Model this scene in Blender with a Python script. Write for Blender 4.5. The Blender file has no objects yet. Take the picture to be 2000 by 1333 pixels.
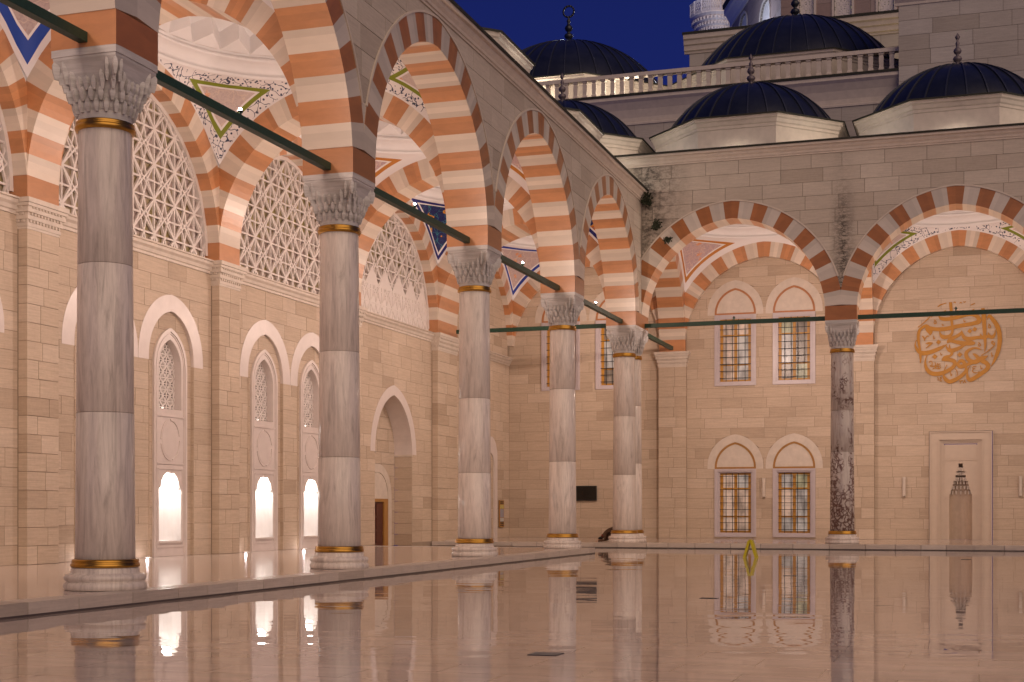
import bpy, math, random
from math import sin, cos, pi, sqrt, radians, atan2, asin, acos
from mathutils import Vector, Matrix
random.seed(7)
K = 16.0/11.0            # model units -> metres
SC = bpy.context.scene
# ---------------------------------------------------------------- camera
cam = bpy.data.cameras.new('camera'); camo = bpy.data.objects.new('camera', cam)
SC.collection.objects.link(camo); SC.camera = camo
cam.sensor_width = 36.0; cam.lens = 2774/2000*36.0
cam.shift_y = (997.6-666.5)/2000
cam.clip_start = 0.1; cam.clip_end = 2000
camo.location = (0, 0, 1.043*K); camo.rotation_euler = (pi/2, 0, radians(18.2))
# ---------------------------------------------------------------- sky
W = bpy.data.worlds.new('World'); SC.world = W; W.use_nodes = True
nt = W.node_tree; nt.nodes.clear()
wo = nt.nodes.new('ShaderNodeOutputWorld'); bg = nt.nodes.new('ShaderNodeBackground')
sk = nt.nodes.new('ShaderNodeTexSky'); sk.sky_type = 'NISHITA'; sk.sun_disc = False
sk.sun_elevation = radians(1.0); sk.sun_rotation = radians(200); sk.ozone_density = 6.0
mx = nt.nodes.new('ShaderNodeMix'); mx.data_type = 'RGBA'; mx.inputs[0].default_value = 0.86
nt.links.new(sk.outputs[0], mx.inputs[6]); mx.inputs[7].default_value = (0.10, 0.17, 1.42, 1)
bg.inputs[1].default_value = 0.082
tc = nt.nodes.new('ShaderNodeTexCoord'); sp = nt.nodes.new('ShaderNodeSeparateXYZ'); rp = nt.nodes.new('ShaderNodeValToRGB')
nt.links.new(tc.outputs['Generated'], sp.inputs[0]); nt.links.new(sp.outputs[2], rp.inputs[0])
rp.color_ramp.elements[0].position = .0; rp.color_ramp.elements[0].color = (.16, .23, 1.75, 1)
rp.color_ramp.elements[1].position = .5; rp.color_ramp.elements[1].color = (.08, .135, 1.1, 1)
nt.links.new(rp.outputs[0], mx.inputs[7])
nt.links.new(mx.outputs[2], bg.inputs[0]); nt.links.new(bg.outputs[0], wo.inputs[0])
# ---------------------------------------------------------------- sun (last soft glow of the evening plus the town's light)
sl = bpy.data.lights.new('evening_glow', 'SUN'); sl.energy = 1.45; sl.angle = radians(75); sl.color = (1.0, 0.74, 0.51)
so = bpy.data.objects.new('evening_glow', sl); SC.collection.objects.link(so)
so.rotation_euler = Vector((-0.62, 0.62, -0.52)).to_track_quat('-Z', 'Y').to_euler()
SC.view_settings.view_transform = 'Standard'; SC.view_settings.look = 'None'
SC.view_settings.exposure = 0.16; SC.view_settings.gamma = 1.0; SC.view_settings.use_curve_mapping = False
SC.cycles.use_denoising = True
SC.cycles.max_bounces = 8; SC.cycles.diffuse_bounces = 4; SC.cycles.glossy_bounces = 4
SC.cycles.sample_clamp_indirect = 4.0; SC.cycles.caustics_reflective = False; SC.cycles.caustics_refractive = False
LIGHT_POWER = 1080.0
# ---------------------------------------------------------------- materials
MATS = {}
class NT:
    def __init__(s, name):
        s.m = bpy.data.materials.new(name); s.m.use_nodes = True; s.t = s.m.node_tree
        s.b = s.t.nodes['Principled BSDF']; MATS[name] = s.m
    def n(s, typ, **kw):
        o = s.t.nodes.new('ShaderNode'+typ)
        for k, v in kw.items(): setattr(o, k, v)
        return o
    def l(s, a, b): s.t.links.new(a, b)
    def set(s, **kw):
        for k, v in kw.items():
            s.b.inputs[k.replace('_', ' ')].default_value = v
    def pos(s, scale=(1,1,1), src='geo', rot=0, loc=(0,0,0)):
        mp = s.n('Mapping'); mp.inputs['Scale'].default_value = scale; mp.inputs['Rotation'].default_value = (0,0,rot); mp.inputs['Location'].default_value = loc
        if src == 'geo': s.l(s.n('NewGeometry').outputs['Position'], mp.inputs[0])
        elif src == 'obj': s.l(s.n('TexCoord').outputs['Object'], mp.inputs[0])
        else: s.l(s.n('UVMap').outputs[0], mp.inputs[0])
        return mp.outputs[0]
    def vpos(s, scale):
        m1 = s.n('Mapping'); m1.inputs['Rotation'].default_value = (0, 0, -radians(18.2)); s.l(s.n('NewGeometry').outputs['Position'], m1.inputs[0])
        m2 = s.n('Mapping'); m2.inputs['Scale'].default_value = scale; s.l(m1.outputs[0], m2.inputs[0]); return m2.outputs[0]
    def noise(s, vec, scale=5, detail=4, rough=.55, dist=0):
        o = s.n('TexNoise'); o.inputs['Scale'].default_value = scale; o.inputs['Detail'].default_value = detail
        o.inputs['Roughness'].default_value = rough; o.inputs['Distortion'].default_value = dist
        s.l(vec, o.inputs['Vector']); return o.outputs['Fac']
    def ramp(s, fac, stops, interp='LINEAR'):
        o = s.n('ValToRGB'); o.color_ramp.interpolation = interp; e = o.color_ramp.elements
        while len(e) < len(stops): e.new(.5)
        for i, (p, c) in enumerate(stops):
            e[i].position = p; e[i].color = (c, c, c, 1) if isinstance(c, (int, float)) else (*c, 1)
        s.l(fac, o.inputs[0]); return o.outputs[0]
    def mix(s, fac, a, b, mode='MIX'):
        o = s.n('Mix', data_type='RGBA', blend_type=mode)
        for i, v in ((0, fac), (6, a), (7, b)):
            if hasattr(v, 'links'): s.l(v, o.inputs[i])
            elif i == 0: o.inputs[0].default_value = v
            else: o.inputs[i].default_value = (*v, 1)
        return o.outputs[2]
    def math(s, op, a, b=0.0, c=None):
        o = s.n('Math', operation=op)
        for i, v in enumerate((a, b) if c is None else (a, b, c)):
            if hasattr(v, 'links'): s.l(v, o.inputs[i])
            else: o.inputs[i].default_value = v
        return o.outputs[0]
    def col(s, c): s.l(c, s.b.inputs['Base Color'])
    def bump(s, h, strength=.3, dist=.01, target='Normal'):
        o = s.n('Bump'); o.inputs['Strength'].default_value = strength; o.inputs['Distance'].default_value = dist
        s.l(h, o.inputs['Height']); s.l(o.outputs[0], s.b.inputs[target])
    def rnd(s):
        oi = s.n('ObjectInfo'); g = s.n('NewGeometry')
        return s.math('FRACT', s.math('ADD', s.math('MULTIPLY', oi.outputs['Random'], 7.31), s.math('MULTIPLY', g.outputs['Random Per Island'], 3.7)))

def stone_mat(name, c_dark, c_mid, c_light, stain=False, rough=.62, axis='x'):
    t = NT(name); r = t.rnd()
    base = t.ramp(r, [(0, c_dark), (.10, tuple(.5*(a+b) for a, b in zip(c_dark, c_mid))), (.3, c_mid), (.7, c_mid), (1, c_light)])
    off = t.n('CombineXYZ'); t.l(t.math('MULTIPLY', r, 37.0), off.inputs[2])
    va = t.n('VectorMath', operation='ADD'); t.l(t.pos((.8, .8, 16)), va.inputs[0]); t.l(off.outputs[0], va.inputs[1])
    st = t.noise(va.outputs[0], 1.6, 5, .6)
    c = t.mix(.55, base, t.ramp(st, [(.28, .72), (.72, 1.12)]), 'MULTIPLY')
    c = t.mix(.5, c, t.ramp(t.noise(t.pos(), .35, 3), [(.3, .84), (.7, 1.08)]), 'MULTIPLY')
    c = t.mix(.4, c, t.ramp(t.noise(t.pos(), 9, 4, .7), [(.3, .85), (.7, 1.08)]), 'MULTIPLY')
    if stain:
        sx = t.n('SeparateXYZ'); t.l(t.pos(), sx.inputs[0])
        drip = t.noise(t.pos((3.4, 3.4, .5)), 2.2, 6, .75, .6)
        spots = t.noise(t.pos((1.0, 1.0, 2.4)), 2.6, 6, .75)
        def band(x0, w):
            d = t.math('ABSOLUTE', t.math('SUBTRACT', sx.outputs[0], x0*K))
            return t.ramp(t.math('DIVIDE', d, w*K), [(0, 1), (1, 0)])
        zz = t.ramp(t.math('DIVIDE', t.math('SUBTRACT', sx.outputs[2], 7*K), 5*K), [(0, 1), (.6, .9), (.9, .2)])
        m = t.math('MULTIPLY', t.math('MULTIPLY', band(-4.05, .45), zz), t.ramp(t.math('MULTIPLY', drip, spots), [(.09, 0), (.22, 1)]))
        m2 = t.math('MULTIPLY', t.math('MULTIPLY', band(-10.3, 1.5), t.ramp(t.math('DIVIDE', t.math('SUBTRACT', sx.outputs[2], 7*K), 5*K), [(0, .5), (.5, .85), (.98, 1)])), t.ramp(t.math('MULTIPLY', drip, spots), [(.08, 0), (.25, 1)]))
        fine = t.ramp(t.noise(t.pos((1, 1, 2.6)), 5.0, 8, .8), [(.45, .25), (.52, 1)])
        fine2 = t.ramp(t.noise(t.pos((1, 1, 1.6)), 3.0, 8, .8), [(.44, .3), (.56, 1)])
        m = t.math('MULTIPLY', m, fine); m2 = t.math('MULTIPLY', m2, fine2)
        c = t.mix(t.math('MULTIPLY', m, .97), c, (.02, .014, .01)); c = t.mix(t.math('MULTIPLY', m2, .9), c, (.012, .009, .007))
    t.col(c); t.set(Roughness=rough, Specular_IOR_Level=.3)
    t.bump(st, .25, .006); return t.m
def plain_mat(name, c, rough=.5, metal=0, var=.12, scale=3, spec=.5, bump=.1):
    t = NT(name); nz = t.noise(t.pos(), scale, 5, .6)
    t.col(t.mix(1, c, t.ramp(nz, [(.25, 1-var), (.75, 1+var*.6)]), 'MULTIPLY'))
    t.set(Roughness=rough, Metallic=metal, Specular_IOR_Level=spec)
    if bump: t.bump(t.noise(t.pos(), scale*8, 4), bump, .004)
    return t.m
M_wall = stone_mat('warm_limestone', (.46, .355, .26), (.565, .45, .34), (.61, .495, .385))
M_face = stone_mat('facade_limestone', (.43, .365, .30), (.545, .475, .40), (.60, .53, .45), stain=True)
M_face2 = stone_mat('arcade_limestone', (.43, .365, .30), (.545, .475, .40), (.60, .53, .45))
M_niche = plain_mat('cream_pink_marble', (.58, .475, .375), .4, var=.06)
M_core = plain_mat('mortar', (.32, .25, .185), .9)
M_facecore = plain_mat('facade_mortar', (.22, .185, .15), .9)
M_trim = plain_mat('pale_limestone_trim', (.62, .54, .46), .5)
M_white = plain_mat('white_marble', (.66, .585, .55), .32, var=.07)
M_plaster = plain_mat('white_plaster', (.80, .775, .77), .65, var=.03, bump=.03)
def stripe_mat(name, c, grain):
    t = NT(name); r = t.rnd()
    c2 = t.mix(1, c, t.ramp(r, [(0, .86), (1, 1.1)]), 'MULTIPLY')
    nz = t.noise(t.pos((1, 1, 3)), 1.2, 6, .65, .6)
    c2 = t.mix(grain, c2, t.ramp(nz, [(.3, .8), (.7, 1.12)]), 'MULTIPLY'); t.col(c2)
    t.set(Roughness=.4, Specular_IOR_Level=.5, Coat_Weight=.5, Coat_Roughness=.3); t.bump(nz, .05, .004); return t.m
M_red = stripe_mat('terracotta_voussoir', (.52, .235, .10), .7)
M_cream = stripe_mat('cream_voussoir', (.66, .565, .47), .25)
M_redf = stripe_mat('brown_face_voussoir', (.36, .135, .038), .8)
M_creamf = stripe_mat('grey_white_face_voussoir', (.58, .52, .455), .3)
def marble(name, c1, c2, k=1.0, breccia=False):
    t = NT(name); oi = t.n('ObjectInfo'); off = t.n('CombineXYZ')
    t.l(t.math('MULTIPLY', oi.outputs['Random'], 60.0), off.inputs[0]); t.l(t.math('MULTIPLY', oi.outputs['Random'], 31.0), off.inputs[1])
    va = t.n('VectorMath', operation='ADD'); t.l(t.pos((1, 1, .11), 'geo'), va.inputs[0]); va.inputs[1].default_value = (3, 5, 0)
    n1 = t.noise(va.outputs[0], 5.5, 6, .66, 1.2); n2 = t.noise(va.outputs[0], 18, 5, .7, .6)
    c = t.ramp(n1, [(.32, c2), (.46, tuple(.35*a+.65*b for a, b in zip(c2, c1))), (.62, c1), (.8, tuple(1.07*a for a in c1))])
    c = t.mix(.6, c, t.ramp(n2, [(.3, .76), (.55, 1.0), (.8, 1.06)]), 'MULTIPLY')
    c = t.mix(1, c, t.ramp(oi.outputs['Random'], [(0, .93), (1, 1.05)]), 'MULTIPLY')
    if breccia:
        vo = t.n('TexVoronoi', feature='DISTANCE_TO_EDGE'); vo.inputs['Scale'].default_value = 5.0
        w = t.n('VectorMath', operation='ADD'); t.l(t.pos((1, 1, .8)), w.inputs[0])
        nn = t.n('TexNoise'); nn.inputs['Scale'].default_value = 3; t.l(t.pos(), nn.inputs[0])
        ms = t.n('VectorMath', operation='SCALE'); ms.inputs['Scale'].default_value = .5; t.l(nn.outputs['Color'], ms.inputs[0]); t.l(ms.outputs[0], w.inputs[1]); t.l(w.outputs[0], vo.inputs['Vector'])
        big = t.noise(t.pos((1, 1, .6)), 1.1, 4, .65, .4)
        sx = t.n('SeparateXYZ'); t.l(t.pos(), sx.inputs[0])
        low = t.ramp(t.math('DIVIDE', sx.outputs[2], 9.0), [(0, .16), (.45, .06), (.9, -.0)])
        msk = t.ramp(t.math('ADD', big, low), [(.52, 0), (.6, 1)])
        crack = t.ramp(vo.outputs['Distance'], [(.05, 1), (.22, .0)])
        c = t.mix(t.math('MULTIPLY', msk, crack), c, (.13, .07, .06))
    t.col(c); t.set(Roughness=.2, Specular_IOR_Level=.5); return t.m
M_marb = marble('veined_grey_marble', (.78, .695, .64), (.50, .435, .40))
M_brec = marble('brecciated_marble', (.54, .48, .45), (.36, .30, .28), breccia=True)
def cap_mat():
    t = NT('carved_grey_marble'); n1 = t.noise(t.pos((.4, .4, 5)), 2.2, 6, .65, .8)
    c = t.ramp(n1, [(.3, (.40, .38, .36)), (.6, (.60, .57, .56))])
    ao = t.n('AmbientOcclusion'); ao.inputs['Distance'].default_value = .12
    t.col(c); t.set(Roughness=.5); return t.m
M_cap = cap_mat()
M_gold = plain_mat('gilded_brass', (.50, .27, .055), .32, 1.0, .2, 6)
M_goldp = plain_mat('gold_leaf_paint', (.44, .19, .004), .55, .0, .1)
M_rod = plain_mat('green_painted_iron', (.014, .052, .03), .5, 0, .3, 12)
M_black = plain_mat('black_metal', (.008, .008, .009), .45)
M_lead = NT('lead_sheet')
_c = M_lead.ramp(M_lead.noise(M_lead.pos(), .9, 5, .65), [(.3, (.006, .008, .014)), (.7, (.017, .020, .032))]); M_lead.col(_c)
M_lead.set(Roughness=.34, Metallic=.0, Specular_IOR_Level=.5); M_lead.bump(M_lead.noise(M_lead.pos(), 2.5, 4), .3, .02); M_lead = M_lead.m
M_seam = plain_mat('lead_seam', (.035, .040, .060), .35, .2, .2, 8)
M_leadedge = plain_mat('weathered_lead_edge', (.022, .022, .014), .7, 0, .5, 8)
M_wood = plain_mat('dark_red_wood', (.085, .018, .009), .4, 0, .4, 4)
M_frame = plain_mat('golden_oak', (.50, .245, .035), .45, 0, .15, 6)
M_surr = plain_mat('lilac_grey_marble', (.52, .46, .475), .35, 0, .06, 4)
M_olive = plain_mat('ochre_backing', (.40, .33, .13), .8, 0, .1)
M_back = NT('screen_backing_plaster'); _v = M_back.ramp(M_back.noise(M_back.pos(), 1.3, 3, .6), [(.42, (.44, .35, .32)), (.60, (.36, .30, .13))]); M_back.col(_v); M_back.set(Roughness=.8); M_back = M_back.m
M_latt = plain_mat('pierced_plaster', (.72, .66, .62), .55, 0, .04)
M_stripeline = plain_mat('terracotta_line', (.43, .185, .075), .55)
M_goldline = plain_mat('ochre_line', (.36, .18, .045), .55)
M_yel = plain_mat('yellow_plastic', (.55, .47, .015), .4, 0, .08)
M_screen = plain_mat('screen_glass', (.008, .007, .006), .12, 0, .1)
M_brown = plain_mat('brown_cloth', (.13, .075, .045), .85, 0, .3, 20)
M_skin = plain_mat('skin', (.35, .18, .12), .6)
M_redc = plain_mat('red_cloth', (.40, .03, .02), .8)
M_dark = plain_mat('dark_cloth', (.015, .013, .013), .85)
M_leaf = plain_mat('weed_leaf', (.02, .03, .012), .7, 0, .4, 9)
def emis(name, c, s):
    t = NT(name); t.set(Base_Color=(*c, 1), Emission_Color=(*c, 1), Emission_Strength=s); return t.m
M_bulb = emis('lit_bulb', (1.0, .95, .98), 60); M_bulb2 = emis('niche_lamp', (1.0, .97, .9), 4)
M_winlit = emis('lit_window', (.75, .82, 1.0), .62)
# wet floors
def wet(name, dry, c1, c2, rough):
    t = NT(name)
    ang = radians(18.2)
    # marble slabs: a very slight change from slab to slab and long soft veins
    br = t.n('TexBrick'); br.inputs['Scale'].default_value = 1.0; br.inputs['Mortar Size'].default_value = .012
    br.inputs['Brick Width'].default_value = 1.6; br.inputs['Row Height'].default_value = .8
    br.inputs['Color1'].default_value = (*c1, 1); br.inputs['Color2'].default_value = (*c2, 1); br.inputs['Mortar'].default_value = (*tuple(.45*x for x in c2), 1)
    t.l(t.pos(), br.inputs['Vector'])
    n = t.noise(t.pos((.25, 1.4, 1)), 1.5, 6, .65, .5)
    n3 = t.noise(t.vpos((.12, .5, 1)), 1.0, 4, .6, .3)
    t.col(t.mix(.8, t.mix(.9, br.outputs['Color'], t.ramp(n, [(.3, .70), (.7, 1.12)]), 'MULTIPLY'), t.ramp(n3, [(.35, .78), (.65, 1.1)]), 'MULTIPLY'))
    t.set(Roughness=.5, Specular_IOR_Level=.3)
    t.b.inputs['Coat Weight'].default_value = 1.0; t.b.inputs['Coat IOR'].default_value = 1.55
    t.b.inputs['Coat Roughness'].default_value = rough
    r1 = t.noise(t.vpos((.35, 2.2, 1)), 1.0, 1, .5, .2)
    r2 = t.noise(t.vpos((.14, .75, 1)), 1.0, 1, .5)
    patch = t.ramp(t.noise(t.pos(), .22, 3, .5), [(.35, .25), (.65, 1)])
    h = t.math('MULTIPLY', t.math('ADD', t.math('MULTIPLY', r1, .35), r2), patch)
    t.bump(h, .8 if not dry else .2, .010 if not dry else .006, 'Coat Normal'); return t.m
M_water = wet('wet_marble_under_rain', False, (.62, .50, .42), (.56, .45, .375), .0)
M_floor = wet('polished_marble', True, (.62, .53, .48), (.57, .48, .435), .10)
M_kerb = stone_mat('kerb_marble', (.46, .39, .335), (.60, .52, .46), (.68, .60, .53), rough=.3)

M_joint = plain_mat('dark_wet_joint', (.09, .07, .06), .4)
def painted(name, line, inner, inner2, mode):
    """pendentive paint: uv = (distance to the arches, distance to the ring), metres"""
    t = NT(name); uv = t.n('UVMap'); sx = t.n('SeparateXYZ'); t.l(uv.outputs[0], sx.inputs[0])
    d = t.math('MINIMUM', sx.outputs[0], sx.outputs[1])
    white = (.78, .74, .73)
    vo = t.n('TexVoronoi', feature='DISTANCE_TO_EDGE'); vo.inputs['Scale'].default_value = 2.2
    w = t.n('VectorMath', operation='ADD'); t.l(t.pos(), w.inputs[0]); nn = t.n('TexNoise'); nn.inputs['Scale'].default_value = 2.0; t.l(t.pos(), nn.inputs[0])
    ms = t.n('VectorMath', operation='SCALE'); ms.inputs['Scale'].default_value = .6; t.l(nn.outputs['Color'], ms.inputs[0]); t.l(ms.outputs[0], w.inputs[1]); t.l(w.outputs[0], vo.inputs['Vector'])
    vf = t.n('TexVoronoi'); vf.inputs['Scale'].default_value = 1.7; t.l(t.pos(), vf.inputs['Vector'])
    vs = t.n('TexVoronoi'); vs.inputs['Scale'].default_value = 7.0; t.l(t.pos(), vs.inputs['Vector'])
    fill = t.mix(t.ramp(t.noise(t.pos(), 7, 3, .6, 1.5), [(.5, 0), (.56, 1)]), inner, inner2)
    if mode == 'flower':
        petal = t.math('ADD', vf.outputs['Distance'], t.math('MULTIPLY', vs.outputs['Distance'], .22))
        fill = t.mix(t.ramp(petal, [(.40, 1), (.43, 0)]), fill, (.75, .34, .02))
        fill = t.mix(t.ramp(vf.outputs['Distance'], [(.2, 1), (.23, 0)]), fill, (.5, .12, .02))
        fill = t.mix(t.ramp(vo.outputs['Distance'], [(.015, .8), (.03, 0)]), fill, (.05, .25, .30))
    else:
        petal = t.math('ADD', vf.outputs['Distance'], t.math('MULTIPLY', vs.outputs['Distance'], .3))
        fill = t.mix(t.ramp(petal, [(.32, .8), (.38, 0)]), fill, (.72, .30, .12))
        fill = t.mix(t.ramp(vo.outputs['Distance'], [(.012, .55), (.03, 0)]), fill, (.75, .62, .5))
    if mode == 'scallop':   # the filled area only covers the lower part
        fill = t.mix(t.ramp(t.math('ADD', sx.outputs[1], t.math('MULTIPLY', t.noise(t.pos(), 1.6, 2), 1.0)), [(1.95/5, 1), (2.0/5, 0)]), fill, white)
        fill = t.mix(0, fill, white)
    a, b = {'blue': (.22, .50), 'ivy': (.44, .58), 'scallop': (.30, .44), 'flower': (.12, .26), 'thin': (.18, .32)}[mode]
    c = t.mix(t.ramp(t.math('DIVIDE', d, 2.0), [(0, 0), ((b+.06)/2, 0), ((b+.065)/2, 1)]), white, fill)
    if mode == 'ivy':
        r1 = t.math('SINE', t.math('MULTIPLY', t.noise(t.pos(), 1.8, 2, .5, 2.2), 60))
        leaf = t.math('GREATER_THAN', t.ramp(vo.outputs['Distance'], [(.0, 1), (.045, 0)]), .45)
        leaf2 = t.math('LESS_THAN', vs.outputs['Distance'], .28)
        lf = t.math('MAXIMUM', leaf, leaf2)
        band = t.ramp(t.math('DIVIDE', d, 2.0), [(0, 0), (.07/2, 0), (.09/2, 1), (.42/2, 1), (.44/2, 0)])
        c = t.mix(t.math('MULTIPLY', band, lf), c, (.06, .07, .12))
    m = t.math('MULTIPLY', t.math('GREATER_THAN', d, a), t.math('LESS_THAN', d, b))
    c = t.mix(m, c, line)
    t.col(c); t.set(Roughness=.6, Specular_IOR_Level=.3); return t.m
P_blue = painted('blue_bordered_arabesque', (.025, .07, .36), (.50, .40, .38), (.44, .34, .33), 'blue')
P_ivy = painted('green_bordered_arabesque', (.20, .24, .02), (.60, .50, .47), (.54, .44, .42), 'ivy')
P_orange = painted('ochre_bordered_arabesque', (.50, .20, .04), (.56, .40, .38), (.45, .34, .37), 'scallop')
P_flower = painted('dark_blue_floral_tile', (.02, .02, .16), (.015, .018, .10), (.02, .035, .14), 'flower')
P_thin = painted('thin_blue_border_paint', (.025, .05, .33), (.52, .40, .38), (.48, .36, .35), 'thin')

# ---------------------------------------------------------------- object helpers
ORG = {}
def link(o): SC.collection.objects.link(o)
def mk(name, V, F, mat, parent=None, smooth=False, org=None, uv=None):
    if parent is not None: L = ORG[parent.name]
    elif org is not None: L = org
    else:
        xs = [v[0] for v in V]; ys = [v[1] for v in V]; zs = [v[2] for v in V]
        L = ((min(xs)+max(xs))/2, (min(ys)+max(ys))/2, min(zs))
    me = bpy.data.meshes.new(name)
    me.from_pydata([((x-L[0])*K, (y-L[1])*K, (z-L[2])*K) for x, y, z in V], [], F)
    if mat: me.materials.append(mat)
    if smooth: me.polygons.foreach_set('use_smooth', [True]*len(me.polygons))
    if uv:
        ul = me.uv_layers.new(name='UVMap')
        for lp in me.loops: ul.data[lp.index].uv = uv[lp.vertex_index]
    me.update()
    o = bpy.data.objects.new(name, me); link(o)
    if parent is not None: o.parent = parent
    else: o.location = (L[0]*K, L[1]*K, L[2]*K)
    ORG[o.name] = L
    return o
def tag(o, label, cat, group=None, kind=None):
    if label: o['label'] = label
    if cat: o['category'] = cat
    if group: o['group'] = group
    if kind: o['kind'] = kind
    return o
def thing(name, L, label, cat, group=None, kind=None):
    o = bpy.data.objects.new(name, None); link(o); o.location = (L[0]*K, L[1]*K, L[2]*K); ORG[o.name] = L
    o.empty_display_size = .3
    return tag(o, label, cat, group, kind)
def copy_tree(src, L, label=None, rot=0):
    r = src.copy(); link(r); r.location = (L[0]*K, L[1]*K, L[2]*K); r.rotation_euler = (0, 0, rot); ORG[r.name] = L
    if label: r['label'] = label
    def rec(a, b):
        for ch in list(a.children):
            if ch.name in done: continue
            c = ch.copy(); link(c); c.parent = b; done.add(c.name); ORG[c.name] = L; rec(ch, c)
    done = set(); rec(src, r)
    return r
class MB:
    def __init__(s): s.V = []; s.F = []
    def add(s, V, F):
        n = len(s.V); s.V += V; s.F += [tuple(i+n for i in f) for f in F]; return s
    def box(s, x0, x1, y0, y1, z0, z1):
        V = [(x, y, z) for z in (z0, z1) for y in (y0, y1) for x in (x0, x1)]
        return s.add(V, [(0,2,3,1), (4,5,7,6), (0,1,5,4), (2,6,7,3), (0,4,6,2), (1,3,7,5)])
    def bar(s, p, q, w, h, up=(0,0,1)):
        p = Vector(p); q = Vector(q); d = (q-p).normalized(); u = Vector(up)
        if abs(d.dot(u)) > .99: u = Vector((1,0,0))
        a = d.cross(u).normalized()*w/2; b = a.cross(d).normalized()*h/2
        V = [tuple(e+sa*a+sb*b) for e in (p, q) for sb in (-1, 1) for sa in (-1, 1)]
        return s.add(V, [(0,1,3,2), (4,6,7,5), (0,4,5,1), (2,3,7,6), (0,2,6,4), (1,5,7,3)])
    def lathe(s, prof, c, n=32, sx=1, sy=1, a0=0, a1=2*pi, rot=0):
        full = abs(a1-a0-2*pi) < 1e-6; m = n if full else n+1; V = []; F = []
        for r, z in prof:
            for k in range(m):
                a = a0+(a1-a0)*k/n+rot; V.append((c[0]+r*sx*cos(a), c[1]+r*sy*sin(a), c[2]+z))
        for i in range(len(prof)-1):
            for k in range(n):
                k2 = (k+1) % m; F.append((i*m+k, i*m+k2, (i+1)*m+k2, (i+1)*m+k))
        return s.add(V, F)
    def prism(s, poly, f, d0, d1):
        """poly of (s,z) convex or nearly, extruded between offsets d0 and d1 with f(s,z,off)"""
        n = len(poly); V = [f(a, b, d0) for a, b in poly]+[f(a, b, d1) for a, b in poly]
        return s.add(V, [tuple(range(n)), tuple(range(2*n-1, n-1, -1))]+[(i, (i+1) % n, n+(i+1) % n, n+i) for i in range(n)])
    def sphere(s, c, r, n=10, sz=1):
        return s.lathe([(r*sin(pi*i/6)+1e-4, -r*sz*cos(pi*i/6)) for i in range(7)], c, n)
    def weld(s):
        ix = {}; mp = []; V = []
        for v in s.V:
            k = tuple(round(q, 4) for q in v)
            if k not in ix: ix[k] = len(V); V.append(v)
            mp.append(ix[k])
        F = []
        for f in s.F:
            g = []
            for i in f:
                if mp[i] not in g: g.append(mp[i])
            if len(g) > 2: F.append(tuple(g))
        s.V, s.F = V, F; return s
    def mk(s, name, mat, parent=None, smooth=False, org=None): return mk(name, s.V, s.F, mat, parent, smooth, org)

# planes: f(s, z, off) -> xyz, off grows towards the viewer's side
def planeX(x): return lambda s, z, o=0: (x+o, s, z)      # wall running along Y, facing +X
def planeY(y): return lambda s, z, o=0: (s, y-o, z)      # wall running along X, facing -Y

class Arch:
    def __init__(s, c, w, spring, rise, t=0.0, lim=None):
        s.c, s.w, s.z, s.rise, s.t = c, w, spring, rise, t
        s.R = (rise*rise+w*w)/(2*w); s.cc = s.R-w; s.lim = lim if lim is not None else w+t
    def zi(s, x, t=0.0):
        x = min(abs(x-s.c), s.w+t); v = (s.R+t)**2-(x+s.cc)**2
        return s.z+sqrt(max(v, 0))
    def pts(s, n=16, t=0.0, base=None):
        tm = acos(s.cc/(s.R+t)); P = []
        for k in range(n+1):
            a = tm*k/n; P.append((s.c+(s.R+t)*cos(a)-s.cc, s.z+(s.R+t)*sin(a)))
        L = [(2*s.c-x, z) for x, z in P]
        out = L+P[::-1][1:]
        if base is not None: out = [(out[0][0], base)]+out+[(out[-1][0], base)]
        return out
def band(mb, arch, f, t0, t1, d0, d1, base=None, n=14):
    A = arch.pts(n, t0, base); B = arch.pts(n, t1, base)
    for i in range(len(A)-1): mb.prism([A[i], A[i+1], B[i+1], B[i]], f, d0, d1)
    return mb

# hole = (s0, s1, lo(s), hi(s))
def rect_hole(a, b, lo, hi): return (a, b, lambda s: lo, lambda s: hi)
def arch_hole(a, base, t=0.0): return (a.c-a.w-t, a.c+a.w+t, lambda s: base, lambda s: a.zi(s, t))
def above_arch_free(a, t, base): return arch_hole(a, base, t)
def slices(s0, s1, z0, z1, holes, step=.22):
    act = []
    for h in holes:
        if not (h[1] > s0+1e-6 and h[0] < s1-1e-6): continue
        ss = [max(s0, h[0])+(min(s1, h[1])-max(s0, h[0]))*q/6 for q in range(7)]
        if max(h[3](q) for q in ss) <= z0+1e-4 or min(h[2](q) for q in ss) >= z1-1e-4: continue
        act.append(h)
    bps = {s0, s1}
    for h in act:
        a, b = max(s0, h[0]), min(s1, h[1]); bps |= {a, b}
        if any(abs(h[q](u)-h[q]((a+b)/2)) > 1e-3 for q in (2, 3) for u in (a+1e-4, b-1e-4)):
            hc, hw = (h[0]+h[1])/2, (h[1]-h[0])/2; n = max(10, 2*int(hw/step*1.4))
            for k in range(1, n):
                q = hc-hw*cos(pi*k/n)
                if a+1e-3 < q < b-1e-3: bps.add(q)
    bps = sorted(bps); out = []
    for a, b in zip(bps, bps[1:]):
        if b-a < 1e-4: continue
        m = (a+b)/2; iv = [(z0, z0, z1, z1)]
        for h in act:
            if not (h[0] < m < h[1]): continue
            la, lb, ha, hb = h[2](a), h[2](b), h[3](a+1e-6), h[3](b-1e-6); nv = []
            for (pa, pb, qa, qb) in iv:
                ta, tb = min(qa, la), min(qb, lb)
                if ta-pa > .012 or tb-pb > .012: nv.append((pa, pb, max(ta, pa), max(tb, pb)))
                ua, ub = max(pa, ha), max(pb, hb)
                if qa-ua > .012 or qb-ub > .012: nv.append((min(ua, qa), min(ub, qb), qa, qb))
            iv = nv
        for v in iv: out.append((a, b, v))
    return out
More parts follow.
